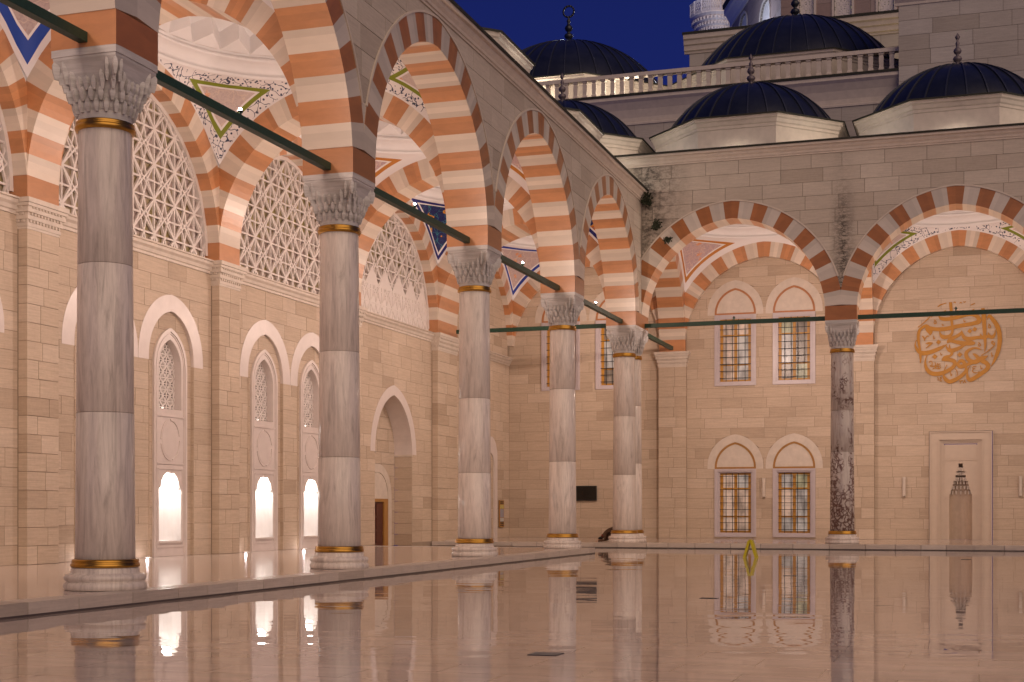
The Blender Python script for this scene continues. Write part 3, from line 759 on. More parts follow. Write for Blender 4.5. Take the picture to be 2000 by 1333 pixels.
# hoods, niche frames, lit niches
frc = planeX(XW-.07)
NL = []
for idx, (c, hi, ho) in enumerate(zip(NICHE, Hood_in, Hood_out)):
    m = MB(); A = hi.pts(16, 0, 4.41); Bo = ho.pts(16, 0, 4.41)
    for i in range(len(A)-1): m.prism([A[i], A[i+1], Bo[i+1], Bo[i]], fw, -.10, .006)
    m.mk('hood_arch', M_white, lw)
    for sg in (-1, 1):
        a_, b_ = sorted((c+sg*.952, c+sg*.935)); n = 12
        for j in range(n): MB().prism([(a_, j*4.41/n+.005), (b_, j*4.41/n+.005), (b_, (j+1)*4.41/n-.005), (a_, (j+1)*4.41/n-.005)], fw, -.10, .018).mk('jamb_stone', M_wall, lw)
    fo = Arch(c, .70, 4.32, .90); win = Arch(c+.0, .48, 4.30, .66)
    lit = [(c-.47, c+.47, lambda s: .345, lambda s: 1.56), (c-.39, c+.39, lambda s: 1.5, lambda s, c=c: 1.56+sqrt(max(.39**2-(s-c)**2, 0))*.95)]
    wh = [(c-.48, c+.48, lambda s: 3.36, win.zi)]
    # recessed stone field around the frame
    fh = [(c-.70, c+.70, lambda s: -1, fo.zi)]
    clip = [(c-1.0, c+1.0, hi.zi, lambda s: 20)]
    place_stones(stones(frc, c-.95, c+.95, 0, 5.6+.3, fh+clip, .3665, .5, .9, th=.02, base=-.02), M_wall, lw, cap=40)
    plate(MB(), frc, c-.97, c+.97, -.2, 5.9, fh+clip, -.3, -.004).mk('wall_core', M_core, lw)
    n_ = MB(); plate(n_, frc, c-.70, c+.70, 0, 5.3, wh+lit+[(c-.71, c+.71, fo.zi, lambda s: 20)], -.06, .03, step=.08)
    # reveals of the window and of the lit niche
    P = Arch(c, .476, 4.30, .656).pts(14, 0, 3.364)
    for p, q in zip(P, P[1:]): n_.add([frc(*p, .03), frc(*q, .03), frc(*q, -.22), frc(*p, -.22)], [(0,1,2,3)])
    n_.add([frc(c-.476, 3.364, .03), frc(c+.476, 3.364, .03), frc(c+.476, 3.364, -.22), frc(c-.476, 3.364, -.22)], [(0,1,2,3)])
    nf = n_.mk('niche_frame', M_white, lw)
    m = MB(); band(m, Arch(c, .70, 4.32, .90), frc, -.08, 0, .028, .055, base=0.0); band(m, Arch(c, .70, 4.32, .90), frc, -.135, -.115, .028, .045, base=0.06)
    for (a, b, z0, z1) in ((-.56, .56, 3.18, 3.21), (-.56, .56, 2.10, 2.13), (-.56, .56, .20, .24), (-.50, .50, 1.98, 2.005)):
        m.prism([(c+a, z0), (c+b, z0), (c+b, z1), (c+a, z1)], frc, .028, .05)
    for sx in (-.52, .50): m.prism([(c+sx, .24), (c+sx+.02, .24), (c+sx+.02, 2.0), (c+sx, 2.0)], frc, .028, .045)
    m.mk('moulding', M_white, nf)
    m = MB(); N = 32                            # roundel with broken ring
    for k in range(N):
        if k % 8 == 0: continue
        a0, a1 = 2*pi*k/N, 2*pi*(k+1)/N
        q = lambda r, a: (c+r*cos(a)*.86, 2.66+r*sin(a))
        m.prism([q(.44, a0), q(.44, a1), q(.48, a1), q(.48, a0)], frc, .028, .05)
    for k in range(N):
        a0, a1 = 2*pi*k/N, 2*pi*(k+1)/N
        m.prism([(c, 2.66), (c+.40*cos(a0)*.86, 2.66+.40*sin(a0)), (c+.40*cos(a1)*.86, 2.66+.40*sin(a1))], frc, .028, .036)
    m.mk('roundel', M_white, nf)
    m = MB(); lattice(m, planeX(XW-.07-.15), Arch(c, .48, 4.30, .66), 3.36,   .30, .27, .024, -.03, .0, ox=.17, oy=.06)
    g = m.mk('pierced_screen', M_latt, nf)
    m = MB(); plate(m, frc, c-.55, c+.55, 3.3, 5.05, [], -.26, -.215); m.mk('screen_backing', M_dark, nf)
    # lit niche: half round plan, domed top
    m = MB(); NA = 14; NZ = 6; V = []; F = []
    rows = [(.47, .345), (.47, .9), (.47, 1.58), (.46, 1.68), (.43, 1.78), (.37, 1.88), (.28, 1.97), (.17, 2.03), (.0, 2.05)]
    for r, z in rows:
        for k in range(NA+1):
            a = pi*k/NA; V.append(frc(c-r*cos(a), z, .02-.46*sin(a)*(r/.47)))
    for i in range(len(rows)-1):
        for k in range(NA): F.append((i*(NA+1)+k, i*(NA+1)+k+1, (i+1)*(NA+1)+k+1, (i+1)*(NA+1)+k))
    F.append(tuple(range(NA+1))); m.add(V, F); m.mk('niche_shell', M_plaster, nf)
    m = MB(); m.prism([(c-.08, 1.90), (c+.08, 1.90), (c+.08, 1.96), (c-.08, 1.96)], frc, -.12, .06); m.prism([(c-.50, .30), (c+.50, .30), (c+.50, .345), (c-.50, .345)], frc, -.02, .07)
    m.mk('lamp_shelf', M_white, nf)
    m = MB(); m.prism([(c-.05, 1.88), (c+.05, 1.88), (c+.05, 1.898), (c-.05, 1.898)], frc, -.10, -.0); m.mk('niche_lamp', M_bulb2, nf)
    NL.append((XW-.07-.13, c, 1.88))
    m = MB(); m.sphere(frc(c-.12, 3.385, -.10), .018); m.mk('window_lamp', M_bulb2, nf)
# recessed back for lattice voids closed by core: niches' depth closed behind
# doorway
m = MB(); A = Din.pts(18, 0, 2.86); Bo = Dout.pts(18, 0, 2.86)
for i in range(len(A)-1): m.prism([A[i], A[i+1], Bo[i+1], Bo[i]], fw, -.62, .008)
m.mk('doorway_arch', M_white, lw)
XB = XW-.62; fb = planeX(XB); dA = Arch(DC, .95, 1.45, .80); dB = Arch(DC, 1.22, 1.45, 1.02)
lst = stones(fb, DC-1.5, DC+1.5, -.1, 4.8, [(DC-1.22, DC+1.22, lambda s: -1, dB.zi)], .3665, .7, 1.1, th=.02, base=-.02)
place_stones(lst, M_wall, lw)
plate(MB(), fb, DC-1.6, DC+1.6, -.3, 4.9, [], -.3, -.06).mk('wall_core', M_core, lw)
for sd in (-1, 1):
    fj = (lambda s, z, o=0: (s, DC-1.5+o, z)) if sd < 0 else planeY(DC+1.5)
    place_stones(stones(fj, XB, XW, -.1, 2.80, [], .3665, .7, 1.2, th=.045, base=-.03), M_wall, lw)
    m = MB(); m.box(XB, XW+.02, DC+sd*1.5-(.03 if sd > 0 else 0), DC+sd*1.5+(.03 if sd < 0 else 0), 2.80, 2.865); m.mk('impost', M_trim, lw)
m = MB(); band(m, dA, fb, 0, .27, -.05, .02, base=-.1); m.mk('inner_arch', M_trim, lw)
plate(MB(), fb, DC-.95, DC+.95, 1.42, 2.3, [(DC-.96, DC+.96, dA.zi, lambda s: 9)], -.05, .0).mk('lunette', M_trim, lw)
m = MB()
for a, b, z0, z1 in ((-.95, -.64, -.1, 1.42), (.64, .95, -.1, 1.42), (-.64, .64, 1.32, 1.42)): m.prism([(DC+a, z0), (DC+b, z0), (DC+b, z1), (DC+a, z1)], fb, -.05, .01)
dr = m.mk('door_frame', M_goldline, lw)
m = MB(); m.prism([(DC-.64, -.1), (DC+.64, -.1), (DC+.64, 1.32), (DC-.64, 1.32)], fb, -.08, -.04)
for sx in (-.55, .07):
    for k in range(3):
        z = .02+k*.43; m.prism([(DC+sx, z), (DC+sx+.48, z), (DC+sx+.48, z+.36), (DC+sx, z+.36)], fb, -.04, -.02)
m.mk('door_leaf', M_wood, lw)
# corner bay niche frame
c = 50.35; fo = Arch(c, 1.1, 3.1, .65)
m = MB(); plate(m, fw, c-1.1, c+1.1, 0, 3.9, [(c-.75, c+.75, lambda s: -1, Arch(c, .75, 2.7, .5).zi), (c-1.2, c+1.2, fo.zi, lambda s: 9)], .0, .05)
m.mk('niche_frame', M_white, lw)

# ================================================================= far wall
fw2 = thing('portico_wall', (-6, YW, 0), 'frontal pale limestone wall of the far portico with barred windows, gold calligraphy and a marble prayer niche', 'wall')
ff = planeY(YW)
WX = [-8.651, -6.481]                            # window centres
FPIL = [(x-.52, x+.52) for x in XR]
FP0 = YP
HW = []
for wx in WX:
    HW += [rect_hole(wx-.775, wx+.775, .06, 2.60), rect_hole(wx-.775, wx+.775, 5.71, 8.36)]
WXC = [-15.44, -13.26]
for wx in WXC: HW.append(rect_hole(wx-.775, wx+.775, 5.71, 8.36))
LUN = [Arch(wx, 1.04, z+.12, 1.17) for wx in WX for z in (2.60, 8.36)]+[Arch(wx, 1.04, 8.48, 1.17) for wx in WXC]
HW += [arch_hole(a, a.z-.12) for a in LUN]
MX = (-1.575+.69)                               # prayer niche centre
MXc = -.62
HM = [rect_hole(MXc-1.08, MXc+1.08, -1, 3.88)]
core = MB(); plate(core, ff, -18.2, 12, -.3, 12.2, HW+HM, -.5, -.004, step=.3); core.mk('wall_core', M_core, fw2)
lst = []
seg = [-17.55]+[v for p in FPIL for v in p]+[9.6]
for s0, s1 in zip(seg[0::2], seg[1::2]):
    lst += stones(ff, s0, s1, .0, 10.5, HW+HM, .3755, .75, 1.25, th=.02, base=-.02)
for (a, b) in FPIL:
    MB().box(a+.008, b-.008, YP+.012, YW+.01, -.2, 6.5).mk('pilaster_core', M_core, fw2)
    n = 17; h = 6.47/n
    for j in range(n):
        cut = random.uniform(.35, .65)
        for u0, u1 in ((a, a+(b-a)*cut), (a+(b-a)*cut, b)):
            mb = MB(); mb.box(u0+(.006 if u0 != a else 0), u1-(.006 if u1 != b else 0), YP-random.uniform(-.002, .002), YP+.2, j*h+.006, (j+1)*h-.006)
            lst.append((mb, 2e-4 if a < 2 else 1e-9))
place_stones(lst, M_wall, fw2)
def pil_cap_y(parent, a, b):
    m = MB(); steps = [(.012, 6.45, 6.50), (.03, 6.50, 6.56), (.02, 6.56, 6.63), (.06, 6.63, 6.70), (.05, 6.70, 6.76), (.10, 6.76, 6.83), (.09, 6.83, 6.87), (.13, 6.87, 6.93), (.15, 6.935, 7.028)]
    for e, z0, z1 in steps: m.box(a-e, b+e, YP-e, YW+.01, z0, z1)
    for e, z0, z1 in ((.045, 6.575, 6.625), (.075, 6.71, 6.755), (.108, 6.835, 6.868)):
        for k in range(10): xx = a+(b-a)*(k+.25)/10; m.box(xx, xx+.055, YP-e-.012, YP, z0, z1)
    m.mk('pilaster_capital', M_trim, parent)
for (a, b) in FPIL: pil_cap_y(fw2, a, b)
FA = [Arch((XR[i]+XR[i+1])/2, 2.95, RA[i].z, RA[i].rise, RT) for i in range(2)]
cbx = Arch((XP+XC-D)/2, (XC-D-XP)/2, S+.143+(3.35-3.35*2.92/3.135)*.6, 3.35*2.92/3.135, RT)
for A in FA+[cbx]: voussoirs(A, planeY(YP), -.2, 0, fw2, 3.44 if A is not cbx else 3.2)
for (a, b) in FPIL: MB().box(a+.03, b-.03, YP-.003, YW, S+.002, S+.45).mk('springer', M_red, fw2)
plate(MB(), planeY(YP), -17.6, 9, S+.45, 11.3, [arch_hole(a, S, RT-.02) for a in FA+[cbx]]+[(3.3, 9, lambda s: 0, lambda s: 10)], -.2, -.03, step=.3).mk('wall_core', M_plaster, fw2)
# windows
def window(parent, wx, z0, z1, k):
    m = MB(); f = ff
    for t, d in ((0, .03), (.05, .05), (.12, .02)):
        pass
    for (i0, i1, d) in ((0, .09, .045), (.09, .15, .02), (.15, .195, -.03)):
        a0, a1 = wx-.775+i0, wx-.775+i1; b0, b1 = wx+.775-i0, wx+.775-i1; lo0, lo1 = z0+i0*.8, z0+i1*.8; h0, h1 = z1-i0*.8, z1-i1*.8
        m.prism([(a0, lo0), (a1, lo1), (a1, h1), (a0, h0)], f, -.2, d); m.prism([(b0, lo0), (b0, h0), (b1, h1), (b1, lo1)], f, -.2, d)
        m.prism([(a0, h0), (a1, h1), (b1, h1), (b0, h0)], f, -.2, d); m.prism([(a0, lo0), (b0, lo0), (b1, lo1), (a1, lo1)], f, -.2, d)
    w = m.mk('window', M_surr, parent)
    a, b, lo, hi = wx-.58, wx+.58, z0+.156, z1-.156
    m = MB(); e = .11
    R_ = lambda x0, x1, y0, y1, d0=-.16, d1=-.11: m.prism([(x0, y0), (x1, y0), (x1, y1), (x0, y1)], f, d0, d1)
    R_(a, a+e, lo, hi); R_(b-e, b, lo, hi); R_(a+e, b-e, lo, lo+e*.6); R_(a+e, b-e, hi-e*.6, hi); R_(wx-.055, wx+.055, lo+e*.6, hi-e*.6)
    for zz in (lo+(hi-lo)*.27, lo+(hi-lo)*.74):
        R_(a+e, wx-.055, zz-.03, zz+.03); R_(wx+.055, b-e, zz-.03, zz+.03)
    m.mk('sash', M_frame, w)
    zs = [lo+e*.6, lo+(hi-lo)*.27, lo+(hi-lo)*.74, hi-e*.6]
    for x0, x1 in ((a+e, wx-.055), (wx+.055, b-e)):
        for y0, y1 in zip(zs, zs[1:]):
            m = MB(); m.prism([(x0, y0-.0), (x1, y0-.0), (x1, y1), (x0, y1)], f, -.15, -.145); m.mk('pane', PANES[random.randrange(4)] if (x0, k) != (a+e, 0) else PANES[0], w)
    m = MB()
    for q in range(1, 5):
        x = a+(b-a)*(q-.02)/4.9; m.bar(f(x, lo, -.036), f(x, hi, -.036), .026, .02)
    nz = 9
    for q in range(nz):
        z = lo+(hi-lo)*(q+.5)/nz; m.bar(f(a, z, -.03), f(b, z, -.03), .024, .02)
        for q2 in range(1, 5): m.sphere(f(a+(b-a)*(q2-.02)/4.9, z, -.03), .022, 6)
    m.mk('grille', M_black, w)
PANES = []
for i, (c, e) in enumerate((((.58, .45, .36), .26), ((.44, .43, .28), .26), ((.46, .43, .40), .26), ((.30, .25, .20), .14))):
    t = NT('window_pane_%s' % ('rosy', 'green', 'blue', 'dim')[i])
    nz = t.noise(t.pos((1.2, 1, .5)), 1.6, 3, .6)
    t.col(t.mix(1, c, t.ramp(nz, [(.35, .55), (.6, 1.1)]), 'MULTIPLY')); t.set(Roughness=.3, Specular_IOR_Level=.4, Emission_Strength=e)
    t.l(t.mix(1, c, t.ramp(nz, [(.4, .5), (.55, 1.1)]), 'MULTIPLY'), t.b.inputs['Emission Color'])
    PANES.append(t.m)
for k, wx in enumerate(WX):
    for (z0, z1) in ((.06, 2.60), (5.71, 8.36)): window(fw2, wx, z0, z1, k)
for wx in WXC: window(fw2, wx, 5.71, 8.36, 1)
for k, a in enumerate(LUN):
    zb = a.z-.12; up = zb > 5
    ins = Arch(a.c, .775, a.z-.06, .94)
    m = MB(); A = ins.pts(10, 0, zb); Bo = a.pts(10, 0, zb)
    n = len(A)-1
    hood = thing('x', (0, 0, 0), None, None) if False else None
    tm = MB(); plate(tm, ff, a.c-.775, a.c+.775, zb, ins.z+ins.rise+.02, [(a.c-.78, a.c+.78, ins.zi, lambda s: 99)], -.05, -.004, step=.1)
    lun = tm.mk('lunette', M_trim, fw2)
    for q0, q1 in ((0, 5), (5, 11), (11, 17), (17, n)):      # hood built of large curved stones
        m = MB()
        for i in range(q0, q1):
            (x0, y0), (x1, y1), (x2, y2), (x3, y3) = A[i], A[i+1], Bo[i+1], Bo[i]
            m.prism([(x0, y0), (x1, y1), (x2, y2), (x3, y3)], ff, -.05, .004)
        m.mk('hood_stone', M_trim, fw2)
    m = MB(); band(m, ins, ff, -.08, -.005, -.01, .012, base=zb+.005); m.prism([(a.c-.77, zb+.004), (a.c+.77, zb+.004), (a.c+.77, zb+.068), (a.c-.77, zb+.068)], ff, -.01, .0125)
    m.mk('painted_line', M_stripeline if up else M_goldline, lun)
# more windows in the corner bay
for k, wx in enumerate((-15.45, -13.05)):
    pass
# prayer niche
m = MB(); c = MXc; f = ff
steps = []
def stal(s):                                     # stepped stalactite outline, half-width -> top height
    x = abs(s-c)
    for wlim, z in ((.075, 2.72), (.10, 2.50), (.16, 2.44), (.175, 2.30), (.19, 2.18), (.25, 2.10), (.27, 1.98), (.30, 1.88), (.33, 1.78), (.36, 1.70), (.385, 1.62)):
        if x <= wlim: return z
    return 0
hs = []; prev = 0
for wlim, z in ((.075, 2.72), (.10, 2.50), (.16, 2.44), (.175, 2.30), (.19, 2.18), (.25, 2.10), (.27, 1.98), (.30, 1.88), (.33, 1.78), (.36, 1.70), (.385, 1.62)):
    for sg in (-1, 1):
        a, b = sorted((c+sg*prev, c+sg*wlim)); hs.append((a, b, lambda s: -1, lambda s, z=z: z))
    prev = wlim
plate(m, f, c-.56, c+.56, -.0, 3.38, hs, -.06, -.0)
pn = m.mk('prayer_niche', M_niche, fw2)
m = MB()
for (w0, w1, h0, h1, d) in ((1.06, 1.02, 3.86, 3.82, .15), (1.02, .76, 3.82, 3.60, .11), (.76, .72, 3.60, 3.56, .145), (.72, .66, 3.56, 3.50, .085), (.66, .60, 3.50, 3.46, .05), (.60, .56, 3.46, 3.42, .02)):
    for sg in (-1, 1):
        a, b = sorted((c+sg*w0, c+sg*w1)); m.prism([(a, 0), (b, 0), (b, h1), (a, h1)], f, -.06, d)
    m.prism([(c-w0, h1), (c+w0, h1), (c+w0, h0), (c-w0, h0)], f, -.06, d)
for (z0, z1, d) in ((2.82, 2.86, .02), (2.90, 3.40, .008)): m.prism([(c-.54, z0), (c+.54, z0), (c+.54, z1), (c-.54, z1)], f, -.0, d)
for sg in (-1, 1): m.prism([(c+sg*.44-.03, 0), (c+sg*.44+.03, 0), (c+sg*.44+.03, 1.5), (c+sg*.44-.03, 1.5)], f, -.0, .03); m.prism([(c+sg*.46-.06, 1.5), (c+sg*.46+.06, 1.5), (c+sg*.46+.06, 1.56), (c+sg*.46-.06, 1.56)], f, 0, .04)
m.mk('moulded_frame', M_niche, pn)
m = MB(); rows = [(.40, 0), (.40, 1.68), (.38, 1.92), (.33, 2.14), (.25, 2.5), (.14, 2.78), (.01, 2.86)]; V = []; F = []; NA = 12
for r, z in rows:
    for k in range(NA+1): a_ = pi*k/NA; V.append(f(c-r*cos(a_), z, -.06-.36*sin(a_)*r/.39))
for i in range(len(rows)-1):
    for k in range(NA): F.append((i*(NA+1)+k, i*(NA+1)+k+1, (i+1)*(NA+1)+k+1, (i+1)*(NA+1)+k))
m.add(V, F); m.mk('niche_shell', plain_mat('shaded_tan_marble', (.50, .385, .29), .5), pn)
m = MB()
for r, z in ((.36, 1.72), (.30, 1.90), (.26, 2.08), (.20, 2.2), (.15, 2.4), (.09, 2.55)):
    for k in range(7):
        a_ = pi*(k+.5)/7; x_ = c-r*cos(a_); o_ = -.06-.36*sin(a_)*r/.39; m.prism([(x_-.022, z-.1), (x_+.022, z-.1), (x_+.032, z+.03), (x_-.032, z+.03)], f, o_-.03, o_+.03)
m.mk('stalactite_vault', M_trim, pn)
# ================================================================= vault bays: painted pendentives, inner dome, drum, lead dome, finial
def finial(mb, c, s=1.0, top='diamond'):
    x, y, z = c
    prof = [(.20, 0), (.12, .05), (.07, .12), (.05, .2), (.10, .24), (.13, .30), (.10, .36), (.05, .38), (.045, .42), (.09, .46), (.115, .52), (.09, .58), (.05, .62), (.04, .68), (.06, .72), (.05, .76), (.03, .79), (.025, .84)]
    mb.lathe([(r*s, h*s) for r, h in prof], c, 14)
    if top == 'diamond': mb.lathe([(.02*s, .82*s), (.075*s, .91*s), (.004, 1.03*s)], c, 4)
    else:
        N = 12
        for k in range(N):
            a0, a1 = 2*pi*k/N, 2*pi*(k+1)/N; r = .16*s
            mb.bar((x+r*cos(a0), y, z+1.0*s+r*sin(a0)), (x+r*cos(a1), y, z+1.0*s+r*sin(a1)), .045*s, .045*s)
def outer_dome(t, cx, cy, z0, ze, ap, R, h, fh, seams=28, top='diamond'):
    """octagonal drum z0..ze with eaves, ribbed lead dome of radius R and rise h"""
    cr = 1/cos(pi/8); rot = pi/8
    prof = [(ap-.10, z0), (ap-.10, ze-.42), (ap-.07, ze-.40), (ap-.07, ze-.32), (ap-.03, ze-.28), (ap+.0, ze-.18), (ap+.05, ze-.14), (ap+.06, ze-.06), (ap+.10, ze-.05)]
    MB().lathe([(r*cr, z) for r, z in prof], (cx, cy, 0), 8, rot=rot).mk('drum', M_trim, t)
    MB().lathe([(r*cr, z) for r, z in ((ap+.02, ze-.052), (ap+.115, ze-.052), (ap+.12, ze), (R*.8, ze+.06))], (cx, cy, 0), 8, rot=rot).mk('lead_eaves', M_leadedge, t)
    Rs = (R*R+h*h)/(2*h); zc = ze+h-Rs; n = 14; a1 = asin(R/Rs); pf = [(max(Rs*sin(a1*(1-i/n)), .01), zc+Rs*cos(a1*(1-i/n))) for i in range(n+1)]
    MB().lathe(pf, (cx, cy, .03), 56).mk('lead_dome', M_lead, t, True)
    m = MB()
    for k in range(seams):
        a = 2*pi*(k+.5)/seams; P = [(cx+r*cos(a), cy+r*sin(a), z+.04) for r, z in pf]
        for p, q in zip(P[:-2], P[1:-1]): m.bar(p, q, .045, .07)
    m.mk('standing_seams', M_seam, t)
    m = MB(); finial(m, (cx, cy, ze+h-.02), fh/1.03, top); m.mk('finial', M_lead if top != 'diamond' else plain_mat('weathered_finial', (.16, .13, .14), .45, .3), t, True)
def bay(x0, x1, y0, y1, arches, paint, ze, zroof, label, cell, outer=True, hidden=False):
    cx, cy = (x0+x1)/2, (y0+y1)/2; hx, hy = (x1-x0)/2, (y1-y0)/2
    t = thing('vaulted_bay', (cx, cy, S), label, 'dome')
    aw, ae, as_, an = arches          # west, east (functions of y) south, north (functions of x)
    zt = 11.14; NP = 28; NS = 14
    def bottom(a):
        u, v = cos(a), sin(a); m = max(abs(u), abs(v)); px, py = hx*u/m, hy*v/m
        if abs(u) >= abs(v): z = (ae if u > 0 else aw)(cy+py)
        else: z = (an if v > 0 else as_)(cx+px)
        if abs(abs(u)-abs(v)) < 1e-6:
            z = max((ae if u > 0 else aw)(cy+py), (an if v > 0 else as_)(cx+px))
        return px, py, min(z, zt-.01)
    for q in range(4):
        V = []; F = []; B = []; T = []
        for i in range(NP+1):
            a = q*pi/2+pi/2*i/NP; bx, by, zb = bottom(a); tx, ty = hx*cos(a), hy*sin(a); B.append(Vector((bx, by, zb))); T.append(Vector((tx, ty, zt)))
            am = radians(62)
            for j in range(NS+1):
                s = j/NS; g1 = (1-cos(am*s))/(1-cos(am)); g2 = sin(am*s)/sin(am)
                V.append((bx+(tx-bx)*g1, by+(ty-by)*g1, zb+(zt-zb)*g2))
        for i in range(NP):
            for j in range(NS): F.append((i*(NS+1)+j, (i+1)*(NS+1)+j, (i+1)*(NS+1)+j+1, i*(NS+1)+j+1))
        BB = [B[0]+(B[1]-B[0])*k/3 for k in range(3)]+[B[i]+(B[i+1]-B[i])*k/3 for i in range(1, NP) for k in range(3)]+[B[-1]]
        uv = []
        for v in V:
            p = Vector(v); uv.append((min((p-b).length for b in BB)*K, min((p-b).length for b in T)*K))
        V = [(cx+v[0], cy+v[1], v[2]) for v in V]
        mk('pendentive', V, F, paint, t, True, uv=uv)
    pr = [(1.0, 11.13), (.993, 11.16), (.993, 11.22), (.987, 11.19), (.985, 11.28), (.97, 11.36), (.94, 11.42), (.915, 11.445), (.905, 11.45), (.905, 11.52), (.925, 11.535), (.925, 11.57), (.90, 11.59)]
    MB().lathe([(r, z) for r, z in pr], (cx, cy, 0), 64, hx, hy).mk('dome_cornice', M_plaster, t, True)
    V = []; F = []; N = 24; z1, z2 = 11.59, 12.22; r1, r2 = .90, .80
    def P(a, r, z): return (cx+hx*r*cos(a), cy+hy*r*sin(a), z)
    for k in range(N):
        a = 2*pi*k/N; am = 2*pi*(k+.5)/N; ap_ = 2*pi*(k+1)/N
        b = len(V); V += [P(a, r2, z2), P(am, r1, z1), P(ap_, r2, z2), P(am, .925, z1+(z2-z1)*.68), P(a, .785, z1+(z2-z1)*.34), P(2*pi*(k-.5)/N, r1, z1)]
        F += [(b, b+3, b+2), (b, b+1, b+3), (b+1, b+2, b+3), (b, b+4, b+1), (b, b+5, b+4), (b+5, b+1, b+4)]
    m = MB(); m.add(V, F); m.mk('zigzag_band', M_plaster, t)
    MB().lathe([(.80, 12.22), (.72, 12.5), (.58, 12.82), (.38, 13.08), (.18, 13.2), (.001, 13.23)], (cx, cy, 0), 48, hx, hy).mk('inner_dome', M_plaster, t, True)
    if outer:
        ap = min(3.2, hx+.35)
        low = ze < 13
        outer_dome(t, cx, cy, zroof-.05, ze, ap, 2.45 if low else 2.97, 1.25 if low else 1.79, 1.22)
        # flat lead roof between the drum and the parapets
        X0, X1, Y0, Y1 = cell; V = []; F = []
        for k in range(8):
            a = pi/8+k*pi/4; r = (ap-.15)/cos(pi/8); u, v = cos(a), sin(a); V.append((cx+r*u, cy+r*v, zroof))
            sx = (X1-cx) if u > 0 else (cx-X0); sy = (Y1-cy) if v > 0 else (cy-Y0)
            if abs(u) > abs(v): V.append((cx+sx*(1 if u > 0 else -1), cy+r*v*1.0, zroof))
            else: V.append((cx+r*u*1.0, cy+sy*(1 if v > 0 else -1), zroof))
        for k in range(8):
            k2 = (k+1) % 8; F.append((2*k, 2*k2, 2*k2+1, 2*k+1))
        for k in (0, 2, 4, 6):                  # corner triangles
            p, q = V[2*k+1], V[2*((k+1) % 8)+1]; b = len(V)
            V.append((p[0] if abs(p[0]-cx) > abs(q[0]-cx) else q[0], p[1] if abs(p[1]-cy) > abs(q[1]-cy) else q[1], zroof)); F.append((2*k+1, 2*((k+1) % 8)+1, b))
        m = MB(); m.add(V, F); m.mk('lead_roof', M_leadedge, t)
    return t
zx = lambda A: (lambda s: A.zi(s, RT))
labels = {1: 'nearest vaulted bay, blue bordered painted pendentive, dome above hidden', 2: 'second vaulted bay seen through the first arch, with green bordered ivy pendentives and zigzag dome',
          3: 'third vaulted bay, with plain ochre bordered pendentives', 4: 'fourth vaulted bay, with dark blue floral pendentives'}
pt = {1: P_blue, 2: P_ivy, 3: P_orange, 4: P_flower}
for i in range(1, 5):
    A = LA[i]; s_, n_ = TR[i], TR[i+1]
    y1 = YC[i+1]-D
    bay(XP, XC-D, YC[i]+D, y1, (zx(LAT[i]), zx(A), zx(s_), zx(n_)), pt[i], 12.80, 11.45, labels[i], (-18.6, XC-.4, YC[i], YC[i+1] if i < 4 else YR-.4))
cx_ = (XP+XC-D)/2
bay(XP, XC-D, YR+D, YP, (zx(cb), zx(TX0), zx(TR[5]), zx(cbx)), P_thin, 13.99, 12.6, 'corner bay where the arcades meet, small lead dome half hidden by left roof', (-18.6, XC, YR-.4, 54.2))
bay(XC+D, XR[1]-D, YR+D, YP, (zx(TX0), zx(TX1), zx(RA[0]), zx(FA[0])), P_orange, 13.99, 12.6, 'bay behind the first right arch, ochre bordered paint, lead dome above', (XC, XR[1], YR-.4, 54.2))
bay(XR[1]+D, XR[2]-D, YR+D, YP, (zx(TX1), zx(TX2), zx(RA[1]), zx(FA[1])), P_ivy, 13.99, 12.6, 'bay behind the second right arch, green bordered paint, lead dome at picture edge', (XR[1], XR[2], YR-.4, 54.2))
m = MB().box(XR[2], 9.6, YR-.4, 54.2, 12.5, 12.6).mk('flat_roof', M_leadedge); tag(m, 'dark flat roof strip beyond the right edge of the picture', 'roof')

# ================================================================= tie rods with their lamps
def rod(p, q, label, lamp=True):
    c = tuple((a+b)/2 for a, b in zip(p, q))
    m = MB(); m.bar(p, q, .13, .13); o = m.mk('tie_rod', M_rod, None, org=c); tag(o, label, 'tie rod', 'iron tie rods between the column heads')
    if lamp:
        m = MB(); m.lathe([(.02, .06), (.02, .12), (.035, .125), (.045, .14), (.045, .16)], c, 10); m.mk('lamp_holder', M_black, o)
        m = MB(); m.sphere((c[0]-.0, c[1]+.0, c[2]+.18), .026, 10); m.mk('bulb', M_bulb if lamp == 1 else M_black, o)
    return c
zr = 7.155; RC = []
rl = ['before the nearest column, cut by the picture corner', 'from the nearest to the second column', 'from the second to the third column', 'from the third to the fourth column', 'from the fourth column to the corner pair']
for i in range(5): RC.append(rod((XC, YC[i]+D, zr), (XC, YC[i+1]-D, zr), 'dark green iron tie rod '+rl[i]))
rod((XC, YR+D, zr), (XC, YP-.1, zr), 'dark green iron tie rod from the corner column pair to the far wall', 0)
rod((XC-D, YC[5]+.4, zr), (XP+.35, YC[5]+.4, zr), 'dark iron tie rod crossing the left portico behind the third and fourth columns', 0)
RR = [rod((XC+D, YR, zr), (XR[1]-D, YR, zr), 'dark green iron tie rod across the first right arch', 2), rod((XR[1]+D, YR, zr), (XR[2]-D, YR, zr), 'dark green iron tie rod across the second right arch, in front of the calligraphy', 2)]
def lamp(name, loc, power, color, size=.06, kind='POINT', dirv=None, spot=160):
    l = bpy.data.lights.new(name, kind); l.energy = power; l.color = color
    if kind == 'SPOT': l.spot_size = radians(spot); l.spot_blend = .6; l.shadow_soft_size = size*K
    elif kind == 'POINT': l.shadow_soft_size = size*K
    o = bpy.data.objects.new(name, l); link(o); o.location = Vector(loc)*K
    if dirv: o.rotation_euler = Vector(dirv).to_track_quat('-Z', 'Y').to_euler()
    return o
